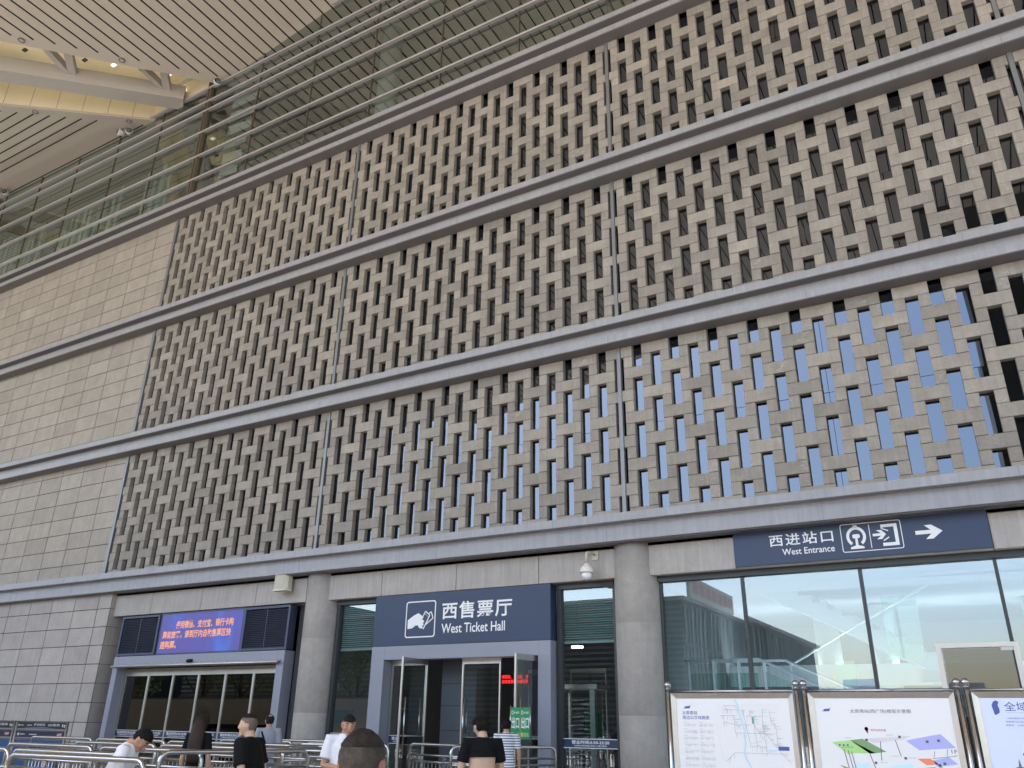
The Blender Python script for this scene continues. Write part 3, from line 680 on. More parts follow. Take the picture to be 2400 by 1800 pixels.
# wall loudspeaker and dome camera
t = thing("wall_speaker", "cream box loudspeaker on the grey lintel left of the first column", "speaker", (-.97, .06, 4.86)); o = (-.97, .06, 4.86)
m = MB(o); m.vprism([(-1.20, .02), (-1.17, -.06), (-.80, -.06), (-.74, .02), (-.74, .17), (-1.20, .17)], 4.885, 5.375); m.build("cabinet", mat("cream_plastic", (.62, .59, .47), .5), t)
m = MB(o); m.box(-1.15, -.82, -.072, -.062, 4.91, 5.35); m.build("grille", mat("speaker_grille", (.50, .48, .38), .7), t)
m = MB(o); m.box(-1.05, -.9, .172, .298, 5.05, 5.2); m.box(-1.21, -.73, -.075, .175, 5.377, 5.40); m.box(-1.21, -.73, -.075, .175, 4.86, 4.883); m.build("bracket", mat("cream_trim", (.7, .68, .58), .5), t)
t = thing("dome_camera", "white dome security camera hanging from an arm on the lintel by the second column", "camera", (8.18, -.02, 4.55)); o = (8.18, -.02, 4.55)
m = MB(o); m.box(8.17, 8.33, .27, .298, 4.99, 5.19); m.tube([(8.25, .27, 5.10), (8.22, .1, 5.12), (8.19, .0, 5.11), (8.18, -.02, 5.05), (8.18, -.02, 4.90)], .03, 10); m.build("arm", mat("arm_cream", (.55, .49, .38), .5, var=.2, scale=8), t)
m = MB(o); m.lathe((8.18, -.02, 4.67), [(.001, .20), (.05, .20), (.05, .165), (.08, .155), (.13, .10), (.15, .03), (.155, 0), (.12, -.002)], 24); m.build("housing", mat("camera_white", (.78, .75, .68), .35), t)
m = MB(o); m.ell((8.18, -.02, 4.61), (.115, .115, .10), 20); m.build("dome", mat("camera_dome", (.82, .83, .84), .15), t)

# ================================================================== THINGS ON THE FORECOURT
# ---- queue barriers
BG = "stainless queue barriers in front of the doors"
def barrier_proto(L=2.16):
    t = thing("queue_barrier", "stainless steel queue barrier", "barrier", group=BG)
    f = MB(); r = .12; H = 1.2
    pts = [(0, 0, 0), (0, 0, H-r)]+[(r-r*math.cos(R(a)), 0, H-r+r*math.sin(R(a))) for a in (25, 50, 70, 90)]
    pts += [(L-r+r*math.sin(R(a)), 0, H-r+r*math.cos(R(a))) for a in (0, 20, 40, 65, 90)]+[(L, 0, 0)]
    f.tube(pts, .030, 12); f.build("frame", STEEL, t)
    for z in (1.0, .88, .16):
        m = MB(); m.tube([(0, 0, z), (L, 0, z)], .021, 10); m.build("rail", STEEL, t)
    m = MB()
    k = int(L/.115)
    for i in range(1, k): m.tube([(L*i/k, 0, .16), (L*i/k, 0, .88)], .011, 6)
    m.box(L/2-.025, L/2+.025, -.02, .02, .17, .985)
    m.build("infill_grille", STEEL, t)
    for x in (0, L):
        m = MB(); m.lathe((x, 0, 0), [(.07, 0), (.07, .012), (.035, .016), (.035, .03)], 14); m.build("foot", STEEL, t)
    return t
b0 = barrier_proto()
bl = [  # x, y, rotation, label
 (-.86, -4.70, 0, "queue barrier of the rear row standing left of the long haired woman"),
 (1.36, -4.70, 0, "queue barrier of the rear row behind the long haired woman"),
 (3.56, -4.70, 0, "queue barrier of the rear row behind the man in black with cropped hair"),
 (-3.1, -4.72, 0, "queue barrier of the rear row standing before the black advert panels"),
 (1.24, -6.55, 0, "queue barrier of the second row seen above the bowed man's back"),
 (3.47, -6.53, 0, "queue barrier of the second row between the bowed man and the man in black"),
 (5.70, -6.50, 0, "queue barrier of the second row behind the arm of the man in black"),
 (1.78, -8.05, 0, "queue barrier of the third row starting near the left picture edge"),
 (4.06, -8.02, 0, "queue barrier of the third row behind the bowed man's head"),
 (2.18, -9.5, 0, "queue barrier cut by the left picture edge, one row from the front"),
 (4.45, -9.52, 0, "queue barrier behind the bowed man's white back, one row from the front"),
 (5.80, -10.35, .06, "frontmost queue barrier with bright bent corner beside the bowed man"),
 (6.12, -8.60, 1.30, "queue barrier turned towards the station left of the man in black"),
 (5.25, -5.55, 1.62, "queue barrier turned towards the station left of the man reading his phone"),
 (.62, -1.30, 0, "queue barrier close to the first stone column"),
 (2.86, -2.5, 0, "queue barrier by the ticket hall window behind the man in white"),
 (.55, -2.7, 0, "queue barrier in front of the left end of the first column"),
 (4.55, -1.15, -.25, "queue barrier leading to the left ticket hall door"),
 (6.35, -2.3, .9, "queue barrier beside the striped shirt person at the open ticket hall door"),
]
for i, (x, y, rz, lab) in enumerate(bl):
    if i == 0: b0.location = (x, y, 0); b0.rotation_euler = (0, 0, rz); b0["label"] = lab
    else: dup(b0, (x, y, 0), rz, lab)
# ---- short barrier with both corners round in front of the left door leaf
t = thing("crowd_gate", "short bright steel gate with two rounded corners before the left ticket door", "gate", (3.72, -3.6, 0), .35)
m = MB(); m.tube([(0, 0, 0), (0, 0, 1.1), (.03, 0, 1.17), (.1, 0, 1.2), (.92, 0, 1.2), (.99, 0, 1.17), (1.02, 0, 1.1), (1.02, 0, 0)], .034, 12); m.build("frame", STEEL, t)
for z in (.92, .15):
    m = MB(); m.tube([(0, 0, z), (1.02, 0, z)], .022, 10); m.build("rail", STEEL, t)
m = MB()
for i in range(1, 8): m.tube([(1.02*i/8, 0, .15), (1.02*i/8, 0, .92)], .011, 6)
m.build("infill_grille", STEEL, t)

# ---- advert panels on frames, lower left
AD = mat("advert_navy", (.008, .010, .035), .4); ADB = mat("advert_black", (.006, .006, .008), .4); ADW = mat("advert_letter", (.5, .5, .5), .5); ADS = mat("advert_swoosh", (.03, .16, .5), .4); ADP = mat("advert_pink", (.5, .22, .25), .5); ADC = mat("advert_blue", (.010, .055, .17), .5)
def advert(x0, x1, y, label):
    t = thing("advert_panel", label, "advert panel", (x0, y, 0), 0, "advert panels on the left queue frames"); o = (x0, y, 0); W = x1-x0
    ST2 = mat("dull_steel", (.22, .22, .215), .45, .8)
    for x in (x0, x1):
        m = MB(o); m.tube([(x, y, 0), (x, y, 1.50)], .032, 10); m.build("post", ST2, t)
    for z in (1.315, 1.115):
        m = MB(o); m.tube([(x0, y, z), (x1, y, z)], .026, 10); m.build("rail", ST2, t)
    for nm, mm, za, zb in (("top_board", ADB, 1.345, 1.49), ("middle_board", AD, 1.145, 1.285), ("lower_board", ADC, .3, 1.085)):
        m = MB(o); m.box(x0+.05, x1-.05, y-.012, y+.012, za, zb); m.build(nm, mm, t)
    def U(u): return x0+u*W
    txt("移动时代", U(.35), 1.40, .22*W, .06, y-.012, ADW, t, "lettering", .02, .002, o); txt("5G有你", U(.635), 1.40, .23*W, .06, y-.012, ADW, t, "lettering", .02, .002, o)
    m = MB(o); n = 16
    pts = [(U(.14+.64*i/n), 1.352+.028*math.sin(i/n*math.pi)) for i in range(n+1)]+[(U(.14+.64*i/n), 1.352+.006*math.sin(i/n*math.pi)) for i in range(n, -1, -1)]
    m.prism(pts, y-.016, y-.0125); m.build("swoosh", ADS, t)
    m = MB(o)
    for u0, u1, z0, z1 in ((.03, .05, 1.40, 1.44), (.055, .14, 1.41, 1.425), (.21, .31, 1.41, 1.425), (.91, .93, 1.39, 1.45), (.945, .97, 1.38, 1.44), (.05, .08, 1.18, 1.24), (.10, .2, 1.2, 1.22), (.29, .44, 1.2, 1.22)): m.box(U(u0), U(u1), y-.016, y-.0125, z0, z1)
    m.cm = 1; m.prism([(U(.84), 1.19), (U(.93), 1.18), (U(.94), 1.25), (U(.85), 1.24)], y-.016, y-.0125)
    m.build("small_marks", [ADW, ADP], t)
advert(-6.22, -4.16, -3.25, "black and navy advert panel with full white lettering at the stone corner")
advert(-8.42, -6.36, -3.25, "black and navy advert panel cut off by the left picture edge")

# ---- notice boards
PAPER = mat("board_paper", (.78, .78, .77), .35, spec=.4); PAPERB = mat("poster_paper", (.66, .71, .86), .35); INKB = mat("ink_blue", (.06, .09, .36), .5); INK = mat("ink_dark", (.09, .09, .10), .5); INKG = mat("ink_grey", (.42, .42, .43), .5); INKL = mat("ink_pale", (.62, .62, .63), .5); RIV = mat("river_blue", (.52, .70, .82), .5)
LILAC = mat("plan_lilac", (.42, .43, .78), .5); LIME = mat("plan_lime", (.40, .68, .22), .5); GREEN = mat("plan_green", (.20, .34, .15), .5); CYAN = mat("plan_cyan", (.58, .78, .86), .5); ORNG = mat("plan_orange", (.85, .25, .12), .5); CRIM = mat("pin_crimson", (.45, .02, .10), .5); TEAL = mat("plan_teal", (.08, .42, .33), .5)
YB = -7.5
def board(xa, xb, paper, label):
    t = thing("notice_board", label, "notice board", ((xa+xb)/2, YB, 0), 0, "steel framed notice boards by the entrance"); o = ((xa+xb)/2, YB, 0)
    for x in (xa, xb):
        p = MB(o); p.tube([(x, YB, 0), (x, YB, 1.97)], .024, 14); p = p.build("post", STEEL, t)
        fi = MB(o); fi.ell((x, YB, 2.0), (.036, .036, .034), 18); fi.lathe((x, YB, 1.955), [(.026, 0), (.034, .006), (.026, .012)], 14); fi.build("finial", STEEL, p)
    m = MB(o); m.tube([(xa+.024, YB, 1.935), (xb-.024, YB, 1.935)], .014, 10); m.tube([(xa+.024, YB, .62), (xb-.024, YB, .62)], .014, 10); m.build("cross_rail", STEEL, t)
    fa, fb = xa+.035, xb-.035; m = MB(o); b = .05
    def q(a, bq): m.hexa([a[0], a[1], bq[1], bq[0]], [(v[0], YB+.03, v[2]) for v in (a[0], a[1], bq[1], bq[0])])
    O = [(fa, YB-.02, .66), (fb, YB-.02, .66), (fb, YB-.02, 1.918), (fa, YB-.02, 1.918)]; I = [(fa+b, YB-.005, .66+b), (fb-b, YB-.005, .66+b), (fb-b, YB-.005, 1.918-b), (fa+b, YB-.005, 1.918-b)]
    for i in range(4): m.hexa([O[i], O[(i+1) % 4], I[(i+1) % 4], I[i]], [(v[0], YB+.03, v[2]) for v in (O[i], O[(i+1) % 4], I[(i+1) % 4], I[i])])
    m.build("frame", STEELB, t)
    m = MB(o); m.box(fa+b-.001, fb-b+.001, YB, YB+.02, .70, 1.875); pn = m.build("sheet", paper, t)
    return t, o, fa+b, fb-b
yk = YB-.0012
# board one: bus route map
t, o, xa, xb = board(12.55, 13.86, PAPER, "notice board with grey street route map and pale blue river")
W_ = xb-xa
def X(u): return xa+u*W_          # u,v measured on the photograph's sheet, v down from the top edge
def Zv(v): return 1.868-v
txt("太原南站", X(.05), Zv(.155), .16, .036, yk+.0005, INKB, t, "lettering", .004, .0006, o)
txt("周边公交线路图", X(.05), Zv(.200), .28, .036, yk+.0005, INKB, t, "lettering", .004, .0006, o)
def logo(mb, x, z, s): mb.prism([(x, z), (x+.25*s, z+.04*s), (x+.3*s, z+.2*s), (x+.8*s, z+.24*s), (x+1*s, z+.34*s), (x+.92*s, z+.22*s), (x+.86*s, z), (x+.35*s, z-.02*s)], yk-.0004, yk)
m = MB(o); logo(m, X(.055), Zv(.095), .09); m.build("logo", INKB, t)
def hl(mb, u0, u1, v, wd=.003): mb.box(X(u0), X(u1), yk-.0004, yk, Zv(v)-wd/2, Zv(v)+wd/2)
def vl(mb, u, v0, v1, wd=.003): mb.box(X(u)-wd/2, X(u)+wd/2, yk-.0004, yk, Zv(v1), Zv(v0))
rr = random.Random(3)
m = MB(o)
for rw in range(8):
    for cl in range(2):
        u0 = .055+cl*.145; v0 = .228+rw*.062
        hl(m, u0, u0+.035, v0, .006); hl(m, u0+.04, u0+.125, v0+.006, .0012)
        k = 0
        while k < 26:
            u = u0+.004+k*.0048; ln = rr.choice((.012, .02, .026, .03)); vl(m, u, v0+.014, v0+.014+ln, .0028); k += rr.choice((1, 1, 1, 2))
m.build("route_lists", INKL, t)
m = MB(o)
for (a, b) in (((.50, .10), (.50, .30)), ((.60, .07), (.60, .25)), ((.68, .03), (.68, .5)), ((.74, .05), (.74, .55)), ((.82, .05), (.84, .6)), ((.88, .05), (.90, .62)), ((.42, .08), (.44, .5)), ((.36, .2), (.40, .58))): line(m, (X(a[0]), Zv(a[1])), (X(b[0]), Zv(b[1])), .002, yk-.0003, yk)
for v in (.06, .075, .11, .13, .24, .36, .44): hl(m, .36, .92, v, .0015)
m.build("faint_roads", mat("ink_faint", (.70, .70, .71), .5), t)
m = MB(o)
ML = [((.43, .07), (.56, .07)), ((.43, .10), (.62, .115)), ((.40, .16), (.52, .16)), ((.52, .16), (.52, .32)), ((.42, .215), (.52, .245)), ((.52, .245), (.66, .248)), ((.60, .115), (.645, .44)), ((.645, .44), (.78, .445)), ((.62, .165), (.76, .165)), ((.685, .165), (.70, .44)), ((.69, .165), (.69, .25)), ((.77, .10), (.76, .25)), ((.76, .25), (.78, .49)), ((.69, .25), (.76, .38)), ((.76, .25), (.78, .32)), ((.78, .32), (.86, .445)), ((.86, .445), (.97, .58)), ((.52, .32), (.86, .325)), ((.50, .50), (.95, .50)), ((.50, .50), (.42, .58)), ((.66, .11), (.66, .17)), ((.83, .12), (.835, .22)), ((.835, .22), (.87, .24)), ((.87, .24), (.875, .44))]
for a, b in ML: line(m, (X(a[0]), Zv(a[1])), (X(b[0]), Zv(b[1])), .0032, yk-.0006, yk-.0003)
for k in range(120):
    a, b = rr.choice(ML); f_ = rr.random(); u = a[0]+(b[0]-a[0])*f_; v = a[1]+(b[1]-a[1])*f_
    if abs(b[0]-a[0]) > abs(b[1]-a[1]): vl(m, u, v, v+rr.uniform(.02, .05), .002)
    else: hl(m, u, u+rr.uniform(.02, .055), v, .0022)
m.build("street_lines", INKG, t)
m = MB(o); rv = [(.535, .012), (.555, .05), (.565, .12), (.585, .23), (.605, .30), (.60, .42), (.585, .5), (.60, .56), (.63, .62), (.66, .70)]
for a, b in zip(rv[:-1], rv[1:]): line(m, (X(a[0]), Zv(a[1])), (X(b[0]), Zv(b[1])), .016, yk-.0009, yk-.0006)
m.build("river_line", RIV, t)
m = MB(o); m.prism(rrect(X(.672), X(.688), Zv(.235), Zv(.175), .006), yk-.0009, yk-.0006); m.cm = 1; m.box(X(.875), X(.965), yk-.0009, yk-.0006, Zv(.47), Zv(.435)); m.cm = 2; m.box(X(.79), X(.86), yk-.0012, yk-.0009, Zv(.478), Zv(.465)); m.build("map_symbols", [TEAL, INKB, RIV], t)
# board two: floor plan
t, o, xa, xb = board(13.93, 15.26, PAPER, "notice board with isometric floor plan in green and lilac blocks")
W_ = xb-xa
txt("太原南站(西广场)楼层示意图", X(.27), Zv(.135), .52, .038, yk+.0005, INK, t, "lettering", .001, .0006, o)
m = MB(o); logo(m, X(.045), Zv(.115), .09); m.build("logo", INKB, t)
def pv(p): return (X(p[0]), Zv(p[1]))
def poly(pts, mm, nm, d=0.): mb = MB(o); mb.prism([pv(p) for p in pts], yk-.0004-d, yk-d); return mb.build(nm, mm, t)
poly([(.03+.07, .385), (.24, .365), (.42, .47), (.24, .475), (.22, .49)], LIME, "plan_block"); poly([(.24, .365), (.335, .35), (.50, .455), (.375, .475)], GREEN, "plan_block")
poly([(.70, .345), (.90, .30), (1.05-.06, .41), (.735, .435), (.65, .36)], LILAC, "plan_block"); poly([(.335, .35), (.65, .325), (.66, .345), (.42, .385)], mat("plan_pale", (.70, .64, .68), .5), "plan_block")
poly([(.26, .56), (.36, .55), (.40, .65), (.28, .655), (.26, .62)], CYAN, "plan_block"); poly([(.45, .585), (.66, .545), (.68, .575), (.47, .61)], CYAN, "plan_block")
poly([(.71, .505), (.80, .50), (.855, .545), (.77, .555)], ORNG, "plan_block"); poly([(.82, .515), (.93, .485), (.985, .54), (.84, .565)], LILAC, "plan_block")
poly([(.70, .685), (.92, .665), (1.0-.02, .735), (.80, .77)], LILAC, "plan_block"); poly([(.14, .575), (.24, .61), (.22, .635), (.19, .62)], GREEN, "plan_block")
m = MB(o)
for a, b in (((.185, .44), (.21, .63)), ((.215, .45), (.24, .63)), ((.24, .46), (.26, .62)), ((.375, .475), (.41, .625)), ((.465, .37), (.455, .53)), ((.575, .355), (.60, .49)), ((.85, .54), (.905, .73)), ((.862, .54), (.917, .73)), ((.84, .44), (.83, .49)), ((.93, .42), (.92, .48)), ((.40, .63), (.83, .57)), ((.28, .655), (.40, .65)), ((.82, .50), (.985, .475))): line(m, pv(a), pv(b), .006 if a[1] < .4 or b[1] > .6 else .0035, yk-.0010, yk-.0006)
for u, v in ((.355, .355), (.60, .325), (.62, .50), (.40, .545), (.85, .55), (.79, .36), (.87, .35), (.85, .72), (.93, .715), (.885, .535)): m.box(X(u), X(u)+.022, yk-.0010, yk-.0006, Zv(v)-.014, Zv(v)+.006)
m.build("plan_lines", INK, t)
m = MB(o)
for u, v in ((.385, .352), (.51, .315), (.63, .325), (.65, .50), (.44, .545), (.53, .49), (.20, .345), (.97, .47), (.97, .57), (.985, .69)): m.box(X(u), X(min(u+.055, .995)), yk-.0008, yk-.0005, Zv(v)-.004, Zv(v)+.004)
m.build("small_captions", INKL, t)
m = MB(o); m.lathe((0, 0, 0), [(.001, 0), (.016, 0)], 18); m.v = [(X(.375)+v[0], yk-.0008, Zv(.265)+v[1]) for v in m.v]; m.prism([pv((.362, .272)), pv((.382, .31)), pv((.388, .272))], yk-.0008, yk-.0005); m.build("location_pin", CRIM, t)
txt("您所在的位置", X(.405), Zv(.285), .13, .02, yk+.0003, CRIM, t, "lettering", .002, .0006, o)
for s_, u, v in (("1F", .955, .455), ("B1", .95, .605), ("B2", .955, .755)): txt(s_, X(u), Zv(v), .045, .03, yk+.0005, INK, t, "lettering", .0, .0006, o)
m = MB(o)
for k in range(3): m.box(X(.15+.03*k), X(.165+.03*k), yk-.0011, yk-.0008, Zv(.415), Zv(.40))
m.cm = 1
for k in range(4): m.box(X(.175+.022*k), X(.19+.022*k), yk-.0011, yk-.0008, Zv(.43), Zv(.42))
m.build("map_symbols", [INKB, TEAL], t)
# board three: tourism poster
t, o, xa, xb = board(15.33, 16.66, PAPERB, "notice board with pale blue travel poster cut by the right picture edge")
W_ = xb-xa
txt("全域旅游", X(.155), Zv(.108), .36, .075, yk+.0005, INKB, t, "lettering", .004, .0006, o)
txt("SHANXIQUANYULVYOU", X(.16), Zv(.125), .40, .010, yk+.0005, INKG, t, "lettering", 0, .0006, o)
for k, s_ in enumerate(("山西有着悠久的历史和丰富的旅游资源，欢迎各位游客", "领略黄河长城太行风光，了解广大人民的文化生活，", "祝愿您：太原旅途愉快平安")):
    txt(s_, X(.16-.015*(k > 0)), Zv(.172+k*.028), (.46, .48, .24)[k], .014, yk+.0005, INKB, t, "lettering", .0, .0006, o)
m = MB(o); m.prism([pv(p) for p in ((.075, .06), (.09, .03), (.11, .02), (.125, .035), (.115, .06), (.122, .09), (.12, .12), (.10, .135), (.085, .14), (.08, .10))], yk-.0005, yk)
m.build("calligraphy_seal", INKB, t)
m = MB(o); m.box(X(.35), X(.62), yk-.0004, yk, Zv(.38), Zv(.30)); m.cm = 1; m.prism([pv(p) for p in ((.38, .36), (.40, .335), (.62, .33), (.62, .38), (.37, .385))], yk-.0007, yk-.0004); m.cm = 2
m.prism([pv(p) for p in ((.21, .45), (.23, .42), (.26, .43), (.30, .435), (.33, .42), (.335, .385), (.36, .385), (.365, .42), (.39, .43), (.40, .46), (.22, .46))], yk-.0004, yk)
m.prism([pv(p) for p in ((.15, .55), (.17, .545), (.18, .48), (.19, .545), (.25, .54), (.28, .525), (.33, .55), (.31, .57), (.17, .57))], yk-.0007, yk-.0004); m.cm = 3
m.prism([pv(p) for p in ((.42, .42), (.50, .45), (.62, .42), (.62, .50), (.45, .49))], yk-.0004, yk)
m.build("scenery_pictures", [mat("pic_sky", (.15, .3, .7), .5), mat("pic_ochre", (.4, .28, .16), .5), mat("pic_stone", (.16, .15, .12), .5), mat("pic_red", (.45, .06, .03), .5)], t)

# ---- green exit signs on a post
t = thing("exit_sign", "folded green double exit sign on a steel post by the open door", "sign", (7.17, -1.1, 0)); o = (7.17, -1.1, 0)
GRN = mat("exit_green", (.012, .26, .085), .4); YEL = mat("exit_yellow", (.7, .6, .05), .5)
for (xa, xb) in ((6.955, 7.165), (7.175, 7.385)):
    m = MB(o); m.box(xa, xb, -1.115, -1.10, 1.34, 1.92); pn = m.build("panel", GRN, t)
    txt("出口", xa+.02, 1.53, .175, .215, -1.115, WHITE, t, "lettering", .015, .001, o)
    txt("第一候车厅", xa+.075, 1.80, .12, .045, -1.115, WHITE, t, "lettering", .01, .001, o)
    txt("请按顺序离开\n请勿在此停留", xa+.075, 1.385, .115, .07, -1.115, WHITE, t, "lettering", .0, .001, o)
    m = MB(o); m.box(xa+.02, xa+.065, -1.118, -1.1155, 1.385, 1.46); m.cm = 1; ring_plate(m, rrect(xa+.02, xa+.06, 1.79, 1.86, .015), rrect(xa+.027, xa+.053, 1.80, 1.85, .01), -1.118, -1.1155); m.build("pictogram", [YEL, WHITE], t)
for x in (6.945, 7.17, 7.395):
    m = MB(o); m.tube([(x, -1.108, 0 if abs(x-7.17) < .01 else 1.30), (x, -1.108, 1.96)], .012, 8); m.build("post", STEEL, t)
# ---- red LED ticker in the hall
t = thing("led_ticker", "red lettered electronic ticker hanging inside the ticket hall", "ticker", (4.45, 3.36, 2.58)); o = (4.45, 3.36, 2.58)
m = MB(o); m.box(3.98, 4.95, 3.32, 3.40, 2.58, 2.84); m.tube([(4.1, 3.36, 2.84), (4.1, 3.36, 4.5)], .015, 6); m.tube([(4.8, 3.36, 2.84), (4.8, 3.36, 4.5)], .015, 6); m.build("casing", BLACK, t)
REDL = mat("led_red", (.2, 0, 0), .5, emit=((1, .03, .04), .7))
txt("使用微信、支付宝、请", 4.02, 2.72, .88, .095, 3.318, REDL, t, "lettering", .0, .002, o); txt("到自助售票机快速购票", 4.02, 2.60, .88, .095, 3.318, REDL, t, "lettering", .0, .002, o)
# ---- full height turnstile behind the right window
t = thing("turnstile", "steel turnstile with stacked horizontal bars behind the window right of the doors", "turnstile", (7.35, 1.6, 0)); o = (7.35, 1.6, 0)
m = MB(o)
for k in range(11): z = .35+k*.17; m.tube([(6.95, 1.75, z), (7.62, 1.35, z)], .02, 8); m.tube([(7.1, 1.25, z+.08), (7.55, 1.6, z+.08)], .016, 8)
m.build("arm_stack", STEEL, t)
m = MB(o); m.box(7.60, 7.72, 1.25, 1.37, 0, 2.35); m.box(6.85, 6.9, 1.7, 1.76, 0, 2.3); m.build("post", STEELB, t)
m = MB(o); m.box(6.6, 7.8, 1.2, 1.9, 2.36, 2.46); m.build("top_frame", STEELB, t)

# ================================================================== OTHER SIDE OF THE PLAZA (mirrored in the glass)
ob = thing("opposite_building", "dark glass office block across the plaza with rooftop billboard", "building", (-20, -52, 0))
o = (-20, -52, 0)
DG = mat("dark_facade", (.04, .05, .06), .35, var=.15, scale=.4, streak=.3); DG2 = mat("dark_louvre", (.16, .19, .21), .4)
m = MB(o); m.box(-60, -5, -60, -44, 0, 10.8); m.cm = 1; z = .6
while z < 10.5: m.box(-60, -5.0, -43.99, -43.9, z, z+.18); z += .42
m.build("front_block", [DG, DG2], ob)
m = MB(o); m.box(-60, -6, -98, -64, 0, 11.0); m.build("rear_block", DG, ob)
m = MB(o); q_ = random.Random(9); y_ = -59.6
while y_ < -44.3: m.box(-4.99, -4.90, y_, y_+q_.uniform(.05, .5), .3, 10.6); y_ += .95
y_ = -97.5
while y_ < -64.5: m.box(-5.99, -5.9, y_, y_+q_.uniform(.05, .6), .3, 10.8); y_ += 1.1
m.build("facade_fins", mat("fin_grey", (.12, .13, .15), .5, island=.5), ob)
m = MB(o); m.box(-61, -4.6, -60.5, -43.4, 10.8, 11.05); m.cm = 0; m.box(-61, -5.2, -98.5, -63.5, 11.0, 11.4); m.build("roof_slab", mat("roof_grey", (.25, .25, .25), .6), ob)
for z in (3.8, 7.5):
    m = MB(o); m.box(-60.2, -4.85, -60.2, -43.8, z, z+.25); m.build("floor_band", mat("floor_band", (.04, .045, .05), .5), ob)
m = MB(o); m.box(-5.2, -4.9, -58, -46, 11.3, 13.0); m.cm = 1
for k in range(7): m.box(-4.88, -4.86, -57.5+k*1.6, -56.4+k*1.6, 11.7, 12.7)
m.build("billboard", [mat("billboard_pale", (.45, .43, .41), .6), mat("billboard_red", (.4, .12, .08), .6)], ob)
lw = thing("boundary_wall", "low pale tiled wall at the side of the plaza", "wall", (-20, -14.2, 0)); o = (-20, -14.2, 0)
m = MB(o)
for k in range(14):
    for r_ in range(4): m.brick(-34+k*1.75, -34+k*1.75+1.74, -14.1, -14.3, .0+r_*.66, .655+r_*.66, -.006)
m.build("tile_face", mat("pale_tile", (.80, .76, .68), .6, island=.05), lw)
m = MB(o); m.box(-34.1, -9.4, -14.6, -14.31, 0, 2.72); m.build("core", mat("wall_core", (.3, .28, .25), .8), lw)
m = MB(o); m.box(-12.2, -11.0, -14.08, -14.04, 1.55, 2.15); m.build("info_plate", mat("plate_cyan", (.35, .62, .75), .5), lw)
hm = MB((-22, -12.8, 0)); rh = random.Random(5)
for k in range(2600):
    x, y, z = rh.uniform(-33, -14), rh.uniform(-13.3, -12.3), rh.uniform(.05, .85)+.06*math.sin(k*.01); s = rh.uniform(.04, .09)
    d1 = Vector((rh.uniform(-1, 1), rh.uniform(-1, 1), rh.uniform(-1, 1))).normalized()*s; d2 = d1.orthogonal().normalized()*s*.6; p = Vector((x, y, z))
    hm.add([p-d1, p+d2, p+d1, p-d2], [(0, 1, 2, 3)])
tag(hm.build("hedge", mat("hedge_leaf", (.12, .22, .035), .6, island=.35)), "clipped green hedge running before the low pale wall", "hedge")

BARK = mat("bark", (.06, .045, .035), .9); LEAF = mat("tree_leaf", (.045, .085, .022), .6, island=.45)
TG = "trees behind the low wall across the forecourt"
def tree(x, y, h, seed, label):
    t = thing("broadleaf_tree", label, "tree", (x, y, 0), 0, TG); q = random.Random(seed)
    m = MB(); m.tube([(0, 0, 0), (.06, .03, h*.3), (-.05, .08, h*.62)], [.17, .13, .06], 9)
    for k in range(6):
        a = k*1.05+q.random(); z = h*q.uniform(.3, .5); m.tube([(0, 0, z), (math.cos(a)*h*.1, math.sin(a)*h*.1, z+h*.12), (math.cos(a)*h*.22, math.sin(a)*h*.22, z+h*.27)], [.06, .045, .02], 6)
    m.build("trunk", BARK, t); m = MB()
    blobs = [(Vector((q.gauss(0, h*.16), q.gauss(0, h*.16), h*q.uniform(.45, .92))), h*q.uniform(.09, .17)) for _ in range(15)]
    for k in range(2600):
        c, r_ = q.choice(blobs); d = Vector((q.gauss(0, 1), q.gauss(0, 1), q.gauss(0, 1))).normalized(); p = c+d*r_*q.uniform(.5, 1.05)
        e = Vector((q.uniform(-1, 1), q.uniform(-1, 1), q.uniform(-1, 1))).normalized()*q.uniform(.07, .13); e2 = e.orthogonal().normalized()*.06
        m.add([p-e, p+e2, p+e, p-e2], [(0, 1, 2, 3)])
    m.build("crown", LEAF, t)
for k, (x, y, h) in enumerate(((-15, -19, 6.5), (-19.5, -20, 7.5), (-24, -19, 6.8), (-29, -20.5, 8), (-34.5, -19, 7), (-41, -22, 8.5), (-48, -20, 8))):
    tree(x, y, h, k, "leafy tree %s behind the low pale wall" % ("nearest the plaza middle", "with a tall crown, second along", "of medium height, third along", "with the broadest crown, fourth along", "fifth along, past the wall end", "tallest of the row", "at the far end of the row")[k])
ob2 = thing("added_far_block", "long dark block added to hide the horizon across the plaza", "building", (-110, -70, 0)); o = (-110, -70, 0)  # added to block the bright horizon from the door reflections
m = MB(o); m.box(-190, -64, -90, -60, 0, 17); m.build("tower_block", DG, ob2)
for z in (4, 8, 12, 16):
    m = MB(o); m.box(-190.2, -63.9, -90.2, -59.8, z, z+.4); m.build("floor_band", mat("floor_band", (.04, .045, .05), .5), ob2)
HB = mat("haze_tinted_facade", (.66, .70, .76), .8, var=.1, scale=.1)  # aerial haze is mixed into the wall and window colours
for k, (x, wd, h) in enumerate(((-45, 40, 11), (-6, 34, 13), (27, 28, 10), (56, 26, 14), (84, 26, 11), (112, 26, 16))):  # blocks added to cover the yellow horizon in the glass reflections
    d_ = thing("added_skyline_block", "haze-tinted block added along the far skyline, %s" % ("leftmost of six", "second of six", "lowest, third of six", "fourth of six", "fifth of six", "tallest, last of six")[k], "building", (x, -230, 0), 0, "blocks added along the far skyline")
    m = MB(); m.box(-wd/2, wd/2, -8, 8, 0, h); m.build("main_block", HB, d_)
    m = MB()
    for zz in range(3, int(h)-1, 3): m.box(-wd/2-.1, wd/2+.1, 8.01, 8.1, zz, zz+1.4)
    m.build("window_band", mat("haze_tinted_window", (.42, .46, .52), .4), d_)
